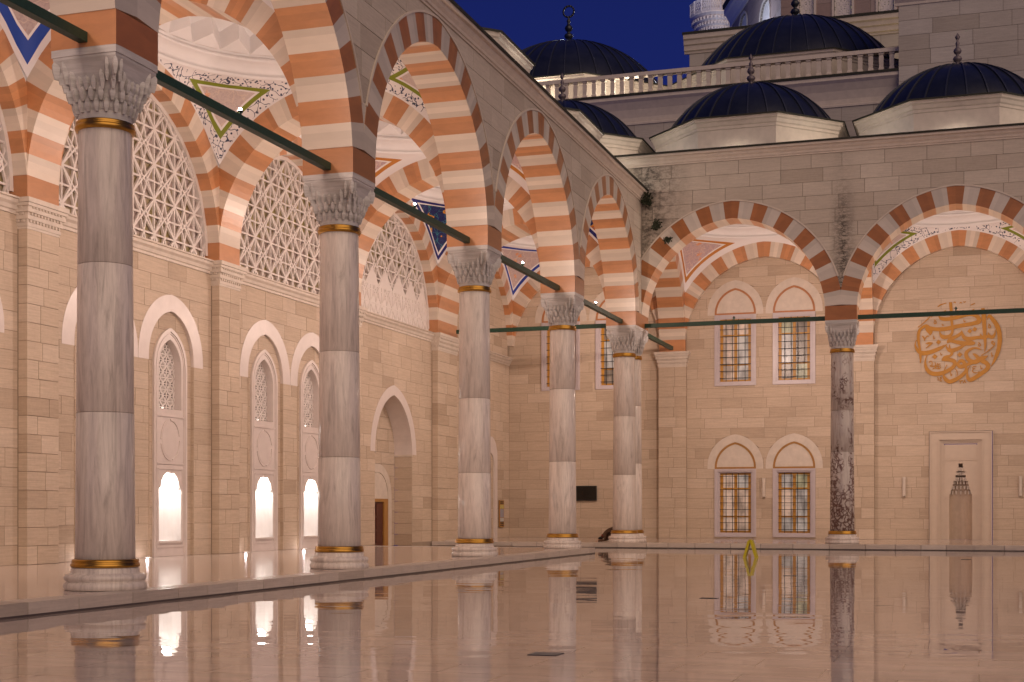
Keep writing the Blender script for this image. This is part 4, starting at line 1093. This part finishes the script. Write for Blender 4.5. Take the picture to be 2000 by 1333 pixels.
WARM = (1.0, .745, .62)
for (x, y, z) in RC:
    lamp('rod_spot_light', (x-.10, y, z+.2), LIGHT_POWER, WARM, .03, 'SPOT', (-1, 0, .05), 165)
    lamp('rod_lamp_light', (x-.05, y, z+.2), LIGHT_POWER*.27, WARM, .04)
for (x, y, z) in RR:
    lamp('rod_spot_light', (x, y+.12, z+.2), LIGHT_POWER, WARM, .03, 'SPOT', (0, 1, .05), 165)
    lamp('rod_lamp_light', (x, y+.08, z+.2), LIGHT_POWER*.27, WARM, .04)
lamp('rod_spot_light', (XC-.1, (YR+YP)/2, zr+.2), LIGHT_POWER*.8, WARM, .03, 'SPOT', (-1, 0, .05), 165)
for p in NL:
    if p[1] > 24: lamp('niche_light', p, 105, (1.0, .95, .87), .16)
for y, lab in ((24.8, 'left of the nearest column'), (27.1, 'between the two nearest niches'), (31.5, 'left of the second niche pair'), (34.7, 'beside the second column')):
    o = MB().lathe([(.09, -.001), (.09, .012), (.065, .016), (.065, .012), (.001, .012)], (XW+.24, y, 0), 16).mk('floor_light', M_trim); tag(o, 'small round floor light at the wall foot '+lab, 'floor light', 'floor lights along the wall foot')
    MB().lathe([(.062, .0135), (.001, .0135)], (XW+.24, y, 0), 16).mk('lens', M_bulb2, o)
    lamp('floor_wash_light', (XW+.22, y, .06), 2.4, (1.0, .90, .95), .03)
# drum uplights standing on the roofs behind the parapets
for (cx, cy, zz) in [(-14.41, YP-3.12, 12.7), (-7.56, YP-3.12, 12.7), (-.68, YP-3.12, 12.7), (-14.41, 34.3, 11.6), (-14.41, 41.5, 11.6)]:
    for dx, dy in ((-3.3, -3.3), (3.3, -3.3), (0, -3.62)):
        if cy < YR: dx, dy = dy*-1, dx
        yy = cy+dy
        if cy > YR: yy = max(yy, YR-.3)
        lamp('drum_uplight', (cx+dx, yy, zz), 55, (1.0, .88, .74), .08)

# ================================================================= upper terraces behind the far portico
YT = 59.4
tw = thing('terrace_wall', (-15, YT, 12), 'long pale terrace wall behind the small domes with a heavy cornice under the balustrade', 'wall')
ft = planeY(YT)
plate(MB(), ft, -34, -3.0, 10, 18.1, [], -.5, -.004).mk('wall_core', M_facecore, tw)
M_terr = stone_mat('terrace_limestone', (.34, .29, .24), (.47, .42, .37), (.53, .485, .44))
place_stones(stones(ft, -34, -3.0, 10.4, 17.55, [], .6, 1.0, 1.7, th=.02, base=-.02, gap=.008), M_terr, tw, cap=160)
cornice(MB(), ft, -34, -3.02, 17.55, [(-.02, 0), (.05, 0), (.06, .08), (.02, .10), (.04, .30), (.14, .62), (.30, .90), (.42, 1.0), (.42, 1.14), (-.1, 1.14)]).mk('cornice', M_trim, tw)
cornice(MB(), ft, -34, -3.02, 18.69, [(-2, 0), (.46, 0), (.47, .10), (-2, .14)]).mk('lead_edge', M_leadedge, tw)
MB().box(-34, 6, YT+.5, 80, 18.4, 18.78).mk('terrace_roof', M_leadedge, tw)
# balustrade
bl = thing('balustrade', (-18, YT, 18.85), 'stone balustrade with square balusters running along the upper terrace', 'balustrade')
yb = YT+.05
MB().box(-34, -3.05, yb-.16, yb+.16, 19.60, 19.76).mk('handrail', M_trim, bl)
MB().box(-34, -3.05, yb-.16, yb+.16, 18.835, 18.90).mk('plinth', M_trim, bl)
x = -3.35; k = 0
while x > -25:
    m = MB(); m.lathe([(.10, 18.90), (.15, 18.92), (.15, 18.98), (.115, 19.02), (.125, 19.2), (.13, 19.45), (.10, 19.50), (.15, 19.54), (.15, 19.60)], (x, yb, 0), 4, rot=pi/4)
    m.mk('baluster', M_trim, bl); x -= .415
# tall block on the right
tb = thing('tower_block', (4, 58.9, 12), 'tall plain stone block rising at the upper right behind the small domes', 'building')
fb2 = planeY(58.9)
m = MB(); m.box(-3.02, 14, 58.92, 66, 10, 24); m.mk('wall_core', M_facecore, tb)
place_stones(stones(fb2, -3.06, 14, 10.4, 21.25, [], .62, 1.0, 1.9, th=.02, base=-.02, gap=.008)+[(x[0], x[1]*.3) for x in stones(lambda s, z, o=0: (-3.04-o, s, z), 58.92, 66, 18.8, 21.25, [], .62, 1, 1.9)], M_terr, tb, cap=200)
cornice(MB(), fb2, -3.2, 14, 21.25, [(-.02, 0), (.04, 0), (.05, .1), (.16, .22), (.20, .45), (.32, .6), (.32, .75), (-.1, .75)]).mk('cornice', M_trim, tb)
# two large domes on the terrace
for (cx, lab) in ((-18.82, 'large dark lead dome with a tall ringed finial against the blue sky'), (-8.02, 'large ribbed lead dome at top centre right, highlights on its standing seams')):
    t = thing('terrace_dome', (cx, 66, 18.8), lab, 'dome')
    outer_dome(t, cx, 66, 18.7, 20.40, 5.35, 4.9, 3.05, 1.75, 40, 'ring')
for cx in (-18.82, ):
    for dx in (-4.5, 0, 4.5): lamp('drum_uplight', (cx+dx, 60.3, 19.0), 300 if cx < -10 else 4, (1.0, .87, .70), .1)
# wall block behind
wb = thing('upper_wall', (-5, 72.5, 18.8), 'warm lit upper wall block with a stepped cornice behind the ribbed dome', 'building')
f3 = planeY(72.5)
MB().box(-14.2, 8, 72.52, 76, 18, 25.2).mk('wall_core', M_facecore, wb)
place_stones(stones(f3, -14.2, 8, 18.8, 24.6, [], .62, 1.0, 1.9, th=.02, base=-.02, gap=.008), M_terr, wb, cap=100)
cornice(MB(), f3, -14.45, 8, 24.6, [(-.02, 0), (.05, 0), (.06, .1), (.14, .14), (.16, .38), (.24, .42), (.27, .62), (.36, .68), (.38, .9), (-3, .9)]).mk('cornice', M_trim, wb)
cornice(MB(), f3, -14.5, 8, 25.5, [(-3, 0), (.42, 0), (.43, .12), (-3, .2)]).mk('lead_edge', M_leadedge, wb)
for xx in (-3.5, .5): lamp('wall_uplight', (xx, 71.0, 19.6), 260, (1.0, .74, .36), .15)
lamp('wall_uplight', (-13.2, 71.2, 20.5), 60, (1.0, .74, .45), .15)
# main hall with arched windows, faceted
hall = thing('prayer_hall', (-8, 88, 18), 'rose stone prayer hall high behind the ribbed dome with arched pierced windows', 'building')
P1, P2, P3 = (-16.04, 97.0), (-11.16, 85.0), (6.0, 85.0)
def edge_plane(A, B):
    d = Vector((B[0]-A[0], B[1]-A[1])); L = d.length; d /= L; n = Vector((d.y, -d.x))
    if n.y > 0: n = -n
    return (lambda s, z, o=0: (A[0]+d.x*s+n.x*o, A[1]+d.y*s+n.y*o, z)), L
M_rose = stone_mat('rose_limestone', (.22, .14, .12), (.34, .25, .22), (.42, .33, .30))
fa, La = edge_plane(P1, P2); fbb, Lb = edge_plane(P2, P3)
def hallface(f, L, wins, ztop):
    hs = [arch_hole(Arch(c, w, z1, rr), z0) for c, w, z0, z1, rr in wins]
    plate(MB(), f, 0, L, 18, ztop, hs, -.8, -.01, step=.2).mk('wall_core', M_facecore, hall)
    place_stones(stones(f, 0, L, 26.0, ztop, hs, .8, 1.3, 2.4, th=.02, base=-.02, gap=.012), M_rose, hall, cap=60)
    for c, w, z0, z1, rr in wins:
        A = Arch(c, w, z1, rr); m = MB(); band(m, A, f, 0, .14, -.3, .05, base=z0); o = m.mk('window', M_trim, hall)
        m = MB(); plate(m, f, c-w, c+w, z0, z1+rr, [(c-w-.1, c+w+.1, A.zi, lambda s: 99)], -.34, -.3); m.mk('lit_pane', M_winlit if f is fa else PANES[1], o)
        m = MB(); lattice(m, f, A, z0, .55, .5, .09, -.22, -.12, ox=.2); m.mk('pierced_screen', M_latt, o)
hallface(fa, La, [(3.2, 1.15, 28.0, 32.9, .9), (9.1, 1.25, 28.0, 31.6, 1.0)], 34.2)
hallface(fbb, Lb, [(1.5, .42, 26.5, 34.6, .6), (3.6, .5, 26.5, 34.6, .6), (6.05, .45, 26.5, 34.6, .6), (8.5, .45, 26.5, 34.6, .6)], 36.5)
m = MB(); cornice(m, fa, -.3, La, 34.2, [(-.02, 0), (.08, 0), (.12, .3), (.35, .7), (.5, .8), (.5, 1.2), (-.1, 1.2)]); m.mk('cornice', M_white, hall)
m = MB(); cornice(m, fa, -.35, La, 35.4, [(-.1, 0), (.58, 0), (.6, .3), (-.1, .35)]); m.mk('lead_edge', M_leadedge, hall)
MB().box(-16.0, 6, 97, 98, 18, 34).mk('rear_wall', M_facecore, hall)
lamp('cool_floodlight', (-14.9, 86.5, 30.5), 900, (.72, .80, 1.0), .3)
# minaret
mn = thing('minaret', (-19.5, 110, 18), 'cool white lit minaret shaft with a pierced balcony at the top edge', 'minaret')
MB().lathe([(1.15, 18), (1.15, 38.0)], (-19.5, 110, 0), 24).mk('shaft', M_white, mn, True)
m = MB(); rr = [(1.16, 38.0), (1.4, 38.3), (1.38, 38.36), (1.6, 38.65), (1.58, 38.7), (1.8, 39.0), (1.78, 39.05), (1.97, 39.25), (1.97, 39.35)]
m.lathe(rr, (-19.5, 110, 0), 32)
for k in range(40):
    a = 2*pi*k/40
    for r, z in ((1.4, 38.25), (1.6, 38.6), (1.8, 38.95)): m.box(-19.5+r*cos(a)-.05, -19.5+r*cos(a)+.05, 110+r*sin(a)-.05, 110+r*sin(a)+.05, z-.16, z+.06)
m.mk('corbel', M_white, mn)
m = MB(); N = 16
for k in range(N):
    a0, a1 = 2*pi*k/N, 2*pi*(k+1)/N; p = lambda a, z, r=1.93: (-19.5+r*cos(a), 110+r*sin(a), z)
    m.bar(p(a0, 39.35), p(a0, 40.35), .12, .12)
    for z in (39.42, 40.3): m.bar(p(a0, z), p(a1, z), .1, .12)
    for q in range(4):
        b0 = a0+(a1-a0)*q/4; b1 = a0+(a1-a0)*(q+1)/4
        m.bar(p(b0, 39.4), p(b1, 39.85), .05, .06); m.bar(p(b1, 39.4), p(b0, 39.85), .05, .06); m.bar(p(b0, 39.85), p(b1, 40.3), .05, .06); m.bar(p(b1, 39.85), p(b0, 40.3), .05, .06)
m.mk('balcony_parapet', M_surr, mn)
MB().lathe([(1.12, 39.3), (1.12, 47)], (-19.5, 110, 0), 24).mk('upper_shaft', M_white, mn, True)
lamp('cool_floodlight', (-18.3, 106.5, 37.2), 180, (.70, .78, 1.0), .3)
lamp('cool_floodlight', (-20.5, 106.6, 42.0), 300, (.75, .82, 1.0), .3)

# ================================================================= small things
def pt_on(px, py, y):                           # helper used while laying out the calligraphy board on the wall
    return px
# gold calligraphy on the far wall
CS = 7.405; 
def cw(u, v):
    """board coordinates (zoomed drawing) -> wall x, z"""
    px, py = 1770+u/CS, 580+v/CS
    a = math.atan((px-1000)/2774)-radians(18.2); x = 53.0*math.tan(a); dep = -x*.31234+53.0*.94997
    return x, (997.6-py)/2774*dep+1.043
ST = []
def S_(*p): ST.append(p)
DIA = []
S_((1172,335,5),(1180,300,16),(1205,278,28),(1250,330,38),(1305,405,44),(1340,500,44),(1352,590,42),(1350,660,42),(1338,750,38),(1305,850,34),(1265,940,22),(1228,1005,4))
S_((1108,165,34),(1118,260,40),(1126,360,40),(1132,480,36),(1138,600,30),(1142,700,24),(1132,795,4))
S_((1112,180,10),(1135,240,14),(1160,300,4))
S_((1285,480,5),(1283,530,16),(1262,570,30),(1232,585,34),(1200,560,26),(1182,515,6))
S_((1215,580,28),(1170,575,28),(1125,590,34),(1090,580,30),(1068,535,6))
S_((1110,600,26),(1050,590,28),(980,600,34),(910,612,40),(850,600,38),(818,555,28),(800,490,6))
S_((808,500,10),(790,530,26),(745,565,30),(680,595,34),(625,630,38),(595,665,14))
S_((590,670,10),(640,645,22),(720,655,34),(810,672,42),(900,675,42),(975,668,36),(992,655,6))
S_((905,680,14),(850,695,22),(790,730,28),(720,762,36),(640,780,38),(592,745,20),(572,700,5))
S_((625,690,8),(628,740,16),(640,770,20))
S_((590,690,6),(545,715,22),(480,750,34),(400,785,38),(310,812,40),(225,815,42),(165,775,32),(132,710,16),(136,660,8),(152,625,3))
S_((478,290,10),(500,312,30),(560,325,36),(640,318,36),(720,302,36),(800,282,34),(880,262,30),(950,262,28),(1020,285,36),(1052,320,42),(1045,362,44),(980,385,36),(880,405,36),(760,425,36),(640,452,38),(520,472,38),(420,470,36),(330,455,36))
S_((470,300,8),(490,255,18),(525,225,10),(575,200,3))
S_((345,560,6),(345,510,50),(320,465,56),(290,425,34),(235,445,26),(192,490,26),(176,560,28),(180,650,26),(194,740,22),(205,830,24),(208,900,18),(206,960,3))
S_((640,80,30),(648,180,30),(655,300,26),(664,420,26),(668,500,24),(650,550,26),(600,580,32),(540,585,38),(500,555,26),(482,500,6))
S_((455,150,4),(500,118,12),(580,92,3))
S_((368,300,4),(362,240,16),(340,222,10)); S_((362,240,6),(325,238,14),(322,275,14),(350,285,8))
S_((345,290,8),(310,325,10),(250,380,8),(170,445,3))
S_((1085,775,3),(1050,750,14),(990,742,16),(925,762,26),(872,805,32),(868,860,36),(905,915,38),(970,945,40),(1030,930,44),(1080,895,40),(1130,880,34),(1180,855,5))
S_((960,825,6),(990,838,24),(1035,880,34),(1090,925,40),(1150,955,42),(1185,1000,42),(1165,1050,38),(1100,1100,38),(1020,1155,38),(940,1200,38),(900,1190,36),(882,1130,20),(890,1060,10),(920,1005,3))
S_((1000,940,30),(930,965,30),(870,985,32),(800,1010,40),(760,1000,34),(755,955,26),(795,925,30),(835,950,34),(858,1010,30),(865,1060,26),(835,1110,32),(770,1165,34),(690,1210,38),(620,1228,38),(565,1190,34),(540,1130,18),(552,1060,8),(590,985,3))
S_((662,780,20),(662,820,26),(635,855,22),(590,870,28),(550,890,34),(515,925,10))
S_((515,915,16),(570,905,40),(640,915,36),(690,935,38),(705,975,36),(670,1025,34),(600,1070,36),(520,1105,38),(430,1118,40),(350,1100,40),(295,1040,32),(276,960,20),(285,890,10),(305,845,3))
for (u, v, r) in ((918, 497, 37), (990, 472, 37), (468, 657, 38), (775, 838, 40), (412, 868, 40)): DIA.append((u, v, r))
for (u, v) in ((418, 362), (1203, 422), (1058, 688)): S_((u-16, v-30, 4), (u+10, v-8, 8), (u+16, v+18, 9), (u-4, v+30, 9), (u-16, v+12, 8), (u-4, v-12, 5))
for (u, v, h) in ((398, 590, 52), (502, 828, 40), (1238, 838, 62), (1082, 1022, 52), (838, 350, 40), (645, 1112, 76), (525, 405, 26)): S_((u-8, v-h/2, 3), (u-4, v, 7), (u+2, v+h/2-4, 9), (u+14, v+h/4, 6), (u+12, v+2, 3))
S_((706,1040,3),(730,1070,9),(738,1110,8),(732,1145,3))
S_((1015,1015,4),(975,1008,9),(962,1035,8),(1000,1042,5)); S_((985,1042,6),(958,1065,9),(975,1095,10),(1035,1098,7),(1060,1080,3))
S_((1270,660,5),(1248,645,12),(1236,668,12),(1262,690,12),(1278,665,8),(1272,705,10),(1220,755,10),(1150,810,8),(1085,850,3))
S_((232,568,6),(255,595,14),(268,640,6)); S_((262,630,5),(285,590,10),(312,568,10),(330,575,3))
S_((280,680,8),(330,672,22),(385,672,8)); S_((380,675,6),(335,705,14),(285,745,4))
S_((685,85,5),(705,78,9),(712,95,5)); S_((770,95,4),(790,85,10),(805,95,4)); S_((825,72,5),(845,80,10),(860,68,4)); S_((930,125,3),(960,110,9),(995,95,3)); S_((925,215,3),(955,195,7),(985,180,3)); S_((700,230,3),(730,210,7),(750,200,3))
# date numerals and the small signature
S_((450,1160,4),(462,1180,7),(462,1212,4)); S_((512,1160,5),(490,1172,8),(508,1185,6),(488,1200,9),(492,1218,7),(520,1218,4))
S_((768,1210,4),(780,1230,7),(782,1255,4)); S_((768,1212,4),(785,1222,6),(795,1212,4),(806,1222,6),(818,1208,3)); S_((822,1250,4),(838,1225,7),(846,1200,4)); S_((843,1205,4),(852,1230,7),(864,1248,4))
S_((330,960,4),(340,935,7),(370,940,7),(372,985,7),(345,1000,6),(380,1010,7),(440,990,7),(495,970,4)); S_((380,1050,4),(420,1030,7),(470,1045,6),(500,1020,3)); S_((415,945,4),(425,990,7),(420,1040,4)); S_((450,960,4),(462,1000,7),(468,1045,4)); S_((375,1000,4),(430,1012,7),(500,1000,4))
fc_ = planeY(YW-.022)
cal = None; cm = MB()
L0 = (*[(lambda q: q)(cw(740, 700)[0])], YW-.022, cw(740, 1250)[1])
cal = thing('calligraphy', L0, 'round gold Arabic calligraphy mounted on the far wall in the second right arch', 'calligraphy')
def stroke(pts):
    P = []                                       # catmull-rom resample
    n = len(pts)
    for i in range(n-1):
        p0 = pts[max(i-1, 0)]; p1 = pts[i]; p2 = pts[i+1]; p3 = pts[min(i+2, n-1)]
        for k in range(4):
            t = k/4; P.append(tuple(.5*((2*p1[j])+(-p0[j]+p2[j])*t+(2*p0[j]-5*p1[j]+4*p2[j]-p3[j])*t*t+(-p0[j]+3*p1[j]-3*p2[j]+p3[j])*t**3) for j in range(3)))
    P.append(pts[-1]); Lp = []; Rp = []
    for i, (u, v, w) in enumerate(P):
        a = P[max(i-1, 0)]; b = P[min(i+1, len(P)-1)]; dx, dy = b[0]-a[0], b[1]-a[1]; l = math.hypot(dx, dy) or 1
        # broad-nib look: stroke a little thicker than traced
        w = max(w, 8)*.78; Lp.append((u-dy/l*w, v+dx/l*w)); Rp.append((u+dy/l*w, v-dx/l*w))
    return Lp, Rp
zoff = 0
for s in ST:
    Lp, Rp = stroke(s); m = MB(); zoff = (zoff+1) % 9; d = .012+zoff*.0012
    for i in range(len(Lp)-1): m.prism([cw(*Lp[i]), cw(*Lp[i+1]), cw(*Rp[i+1]), cw(*Rp[i])], fc_, .0, d+i*.0003)
    m.mk('letter_stroke', M_goldp, cal)

for (u, v, r) in DIA:
    m = MB(); m.prism([cw(u-r, v+5), cw(u+3, v+r*.95), cw(u+r, v-5), cw(u-3, v-r*.95)], fc_, 0, .026); m.mk('dot', M_goldp, cal)

# television, light bars, notice board, mat
tv = thing('television', (-14.47, YW-.03, 1.44), 'black flat television on the far wall between the third and fourth columns', 'television')
m = MB(); m.box(-14.96, -13.98, YW-.09, YW-.025, 1.42, 1.995); m.mk('casing', M_black, tv)
m = MB(); m.box(-14.93, -14.01, YW-.095, YW-.0895, 1.455, 1.97); m.mk('screen', M_screen, tv)
def light_bar(x, z0, z1, lab, wall='y', y=0):
    m = MB()
    if wall == 'y': m.box(x-.055, x+.055, YW-.11, YW-.03, z0, z1); m.box(x-.03, x+.03, YW-.14, YW-.11, z0+.02, z1-.02)
    else: m.box(XW+.02, XW+.11, y-.06, y+.06, z0, z1); m.box(XW+.11, XW+.14, y-.03, y+.03, z0+.02, z1-.02)
    o = m.mk('wall_light', M_trim); tag(o, lab, 'wall light', 'slim vertical wall lights')
light_bar(-7.58, 1.55, 2.25, 'slim wall light bar between the two lower barred windows')
light_bar(-2.56, 1.55, 2.25, 'slim wall light bar left of the marble prayer niche')
light_bar(1.39, 1.55, 2.25, 'slim wall light bar right of the prayer niche, at the picture edge')
light_bar(0, 1.47, 2.2, 'slim cream wall light bar right of the nearest column, left of the lit niche', 'x', 26.55)
nb = thing('notice_board', (XW+.03, 51.95, .4), 'narrow gold framed notice with dark heading on the corner wall right of the third column', 'notice')
m = MB(); m.box(XW+.02, XW+.06, 51.68, 52.22, .40, 1.44); m.mk('frame', M_goldline, nb)
m = MB(); m.box(XW+.06, XW+.066, 51.74, 52.16, 1.12, 1.26); m.mk('yellow_panel', plain_mat('yellow_print', (.5, .42, .12)), nb)
m = MB(); m.box(XW+.06, XW+.066, 51.74, 52.16, .78, 1.10); m.mk('grey_panel', plain_mat('grey_print', (.30, .29, .34)), nb)
m = MB(); m.box(XW+.06, XW+.066, 51.74, 52.16, .62, .76); m.mk('white_panel', plain_mat('white_print', (.5, .5, .48)), nb)
m = MB()
for z in (1.30, 1.36): 
    for k in range(5): m.box(XW+.06, XW+.067, 51.75+k*.085, 51.80+k*.085, z, z+.04)
for z in (.45, .52, .58):
    for k in range(5): m.box(XW+.06, XW+.067, 51.75+k*.085, 51.81+k*.085, z, z+.035)
m.mk('print', M_black, nb)
m = MB(); m.box(-17.2, -14.6, 43.45, 44.5, -.16, -.12); tag(m.mk('doormat', plain_mat('brown_mat', (.11, .075, .045), .9, 0, .3, 12)), 'flat brown mat on the floor left of the third column base', 'mat')
m = MB(); m.box(-17.1, -16.4, 44.75, 45.9, .0, .05); tag(m.mk('floor_ledge', M_trim), 'low stone ledge at the foot of the pilaster behind the third column', 'ledge')

# yellow folding wet floor sign
sx, sy = 2.05*0-.0, 0
a_ = math.atan((1466-1000)/2774)-radians(18.2); dd = 36.3; sy = dd/(.94997-.31234*math.tan(a_)); sx = sy*math.tan(a_)
ws = thing('wet_floor_sign', (sx, sy, -.162), 'small yellow folding wet floor sign standing in the water before the barred windows', 'sign')
for sd in (-1, 1):
    m = MB(); f = lambda u, h, o=0, sd=sd: (sx+u*.30+sd*(.14-.125*h/.45), sy+u*.95*.6-sd*.01, -.16+h)
    # panel of the folding sign seen nearly edge on: frame with feet
    w0 = .13; th = .034
    def slab(u0, u1, h0, h1, o=0.0):
        V = [(sx+sd*(.15-.13*h/.45)*1.0+dx, sy+u, -.16+h) for h in (h0, h1) for u in (u0, u1) for dx in (-th+o, th+o)]
        m.add(V, [(0,1,3,2), (4,6,7,5), (0,4,5,1), (2,3,7,6), (0,2,6,4), (1,5,7,3)])
    slab(-.13, .13, .05, .44); slab(-.13, -.07, .0, .05); slab(.07, .13, .0, .05); slab(-.10, .10, .30, .40, sd*.006)
    m.mk('panel', M_yel, ws)
m = MB(); m.box(sx-.035, sx+.035, sy-.10, sy+.10, .27, .30); m.box(sx-.06, sx+.06, sy-.012, sy+.012, .06, .075); m.mk('hinge', M_yel, ws)

# person bowing in prayer beside the corner columns
pc = thing('person', (-12.15, 46.15, 0), 'person in brown clothes bowed to the floor in prayer beside the corner columns', 'person')
def skin_mesh(name, joints, edges, mat, parent, sub=2):
    L = ORG[parent.name]; me = bpy.data.meshes.new(name)
    me.from_pydata([((x-L[0])*K, (y-L[1])*K, (z-L[2])*K) for x, y, z, r in joints], edges, [])
    o = bpy.data.objects.new(name, me); link(o); o.parent = parent; ORG[o.name] = L
    md = o.modifiers.new('skin', 'SKIN'); me.materials.append(mat)
    for i, (x, y, z, r) in enumerate(joints): me.skin_vertices[0].data[i].radius = (r*K, r*K)
    me.skin_vertices[0].data[0].use_root = True; md.use_smooth_shade = True
    s = o.modifiers.new('sub', 'SUBSURF'); s.levels = sub; s.render_levels = sub
    return o
bx, by = -12.05, 46.2
# x grows from the head (left) to the feet (right)
J = [(bx+.62, by, .40, .125), (bx+.45, by, .45, .12), (bx+.28, by, .36, .125), (bx+.14, by, .24, .12), (bx+.06, by, .17, .06), (bx-.0, by, .10, .07),
     (bx+.58, by-.09, .34, .09), (bx+.38, by-.10, .08, .055), (bx+.78, by-.10, .05, .04), (bx+.86, by-.10, .04, .035),
     (bx+.58, by+.09, .34, .09), (bx+.38, by+.10, .08, .055), (bx+.78, by+.10, .05, .04), (bx+.86, by+.10, .04, .035),
     (bx+.16, by-.13, .22, .075), (bx+.20, by-.19, .06, .045), (bx+.02, by-.17, .035, .032), (bx-.06, by-.16, .025, .028),
     (bx+.16, by+.13, .22, .075), (bx+.20, by+.19, .06, .045), (bx+.02, by+.17, .035, .032), (bx-.06, by+.16, .025, .028), (bx+.40, by, .20, .13), (bx+.24, by, .12, .10)]
E = [(0,1),(1,2),(2,3),(3,4),(4,5),(0,6),(6,7),(7,8),(8,9),(0,10),(10,11),(11,12),(12,13),(3,14),(14,15),(15,16),(16,17),(3,18),(18,19),(19,20),(20,21),(1,22),(22,23)]
skin_mesh('body', J, E, M_brown, pc)
m = MB(); m.lathe([(.002, -.085), (.045, -.075), (.068, -.04), (.075, 0), (.068, .045), (.045, .075), (.002, .09)], (0, 0, 0), 16)
m.V = [(bx-.02+v[2]*-.9, by+v[1]*.9, .085+v[0]*.9) for v in m.V]; m.mk('head', M_skin, pc, True)
m = MB(); m.lathe([(.002, -.09), (.05, -.078), (.074, -.04), (.081, 0), (.074, .045), (.05, .078), (.002, .095)], (0, 0, 0), 16, a0=-pi/2, a1=pi/2)
m.V = [(bx-.015+v[2]*-.9, by+v[1]*.9, .088+v[0]*.92) for v in m.V]; m.mk('hair', M_dark, pc, True)
for sd in (-1, 1):
    for q in range(5):
        y0 = by+sd*.16+(q-2)*.014; l = (.045, .06, .066, .06, .05)[q]
        m = MB(); m.bar((bx-.075, y0, .02), (bx-.075-l*.6, y0, .026), .012, .014); m.bar((bx-.075-l*.6, y0, .026), (bx-.075-l, y0, .008), .011, .012); m.mk('finger', M_skin, pc)
m = MB(); m.lathe([(.001, -.012), (.07, -.01), (.085, .0), (.07, .012), (.001, .014)], (0, 0, 0), 14)
m.V = [(bx+.075+v[0]*.55, by-.075+v[1]*.6, .20+v[2]+v[0]*-.5) for v in m.V]; m.mk('scarf', M_redc, pc, True)
# weeds rooted in the joint where the two arcades meet
random.seed(11)
def weed(cx, cy, cz, w, h, n, label):
    m = MB()
    for _ in range(n):
        while True:
            u, v, t = random.uniform(-1, 1), random.uniform(-1, 1), random.uniform(0, 1)
            if u*u+v*v < 1 and random.random() < 1.1-abs(u): break
        p = Vector((cx+u*w, cy-t*.35, cz+v*h-.25*u*u*h)); a = random.uniform(0, 2*pi); l = random.uniform(.05, .12)
        d = Vector((cos(a), random.uniform(-.6, .1), sin(a))).normalized()*l; s = d.cross(Vector((random.random(), 1, random.random()))).normalized()*l*.28
        m.add([tuple(p), tuple(p+d*.5+s), tuple(p+d), tuple(p+d*.5-s)], [(0,1,2,3)])
    for _ in range(int(n/22)):
        q = Vector((cx+random.uniform(-w, w)*.8, cy-.3, cz+random.uniform(-h, h)*.8)); m.bar((cx, cy, cz), tuple(q), .012, .012)
    o = m.mk('weed', M_leaf, None, org=(cx, cy, cz)); tag(o, label, 'plant')
weed(-10.30, YR-.50, 11.2, .17, .18, 170, 'dark tuft of weeds hanging where the two arcade roofs meet, the highest one')
weed(-9.98, YR-.50, 10.35, .16, .13, 120, 'dark bushy weed growing from the wall below the highest tuft')
weed(-9.62, YR-.50, 9.85, .13, .07, 60, 'smallest weed sprouting from the wall joint, lowest and rightmost of the three')
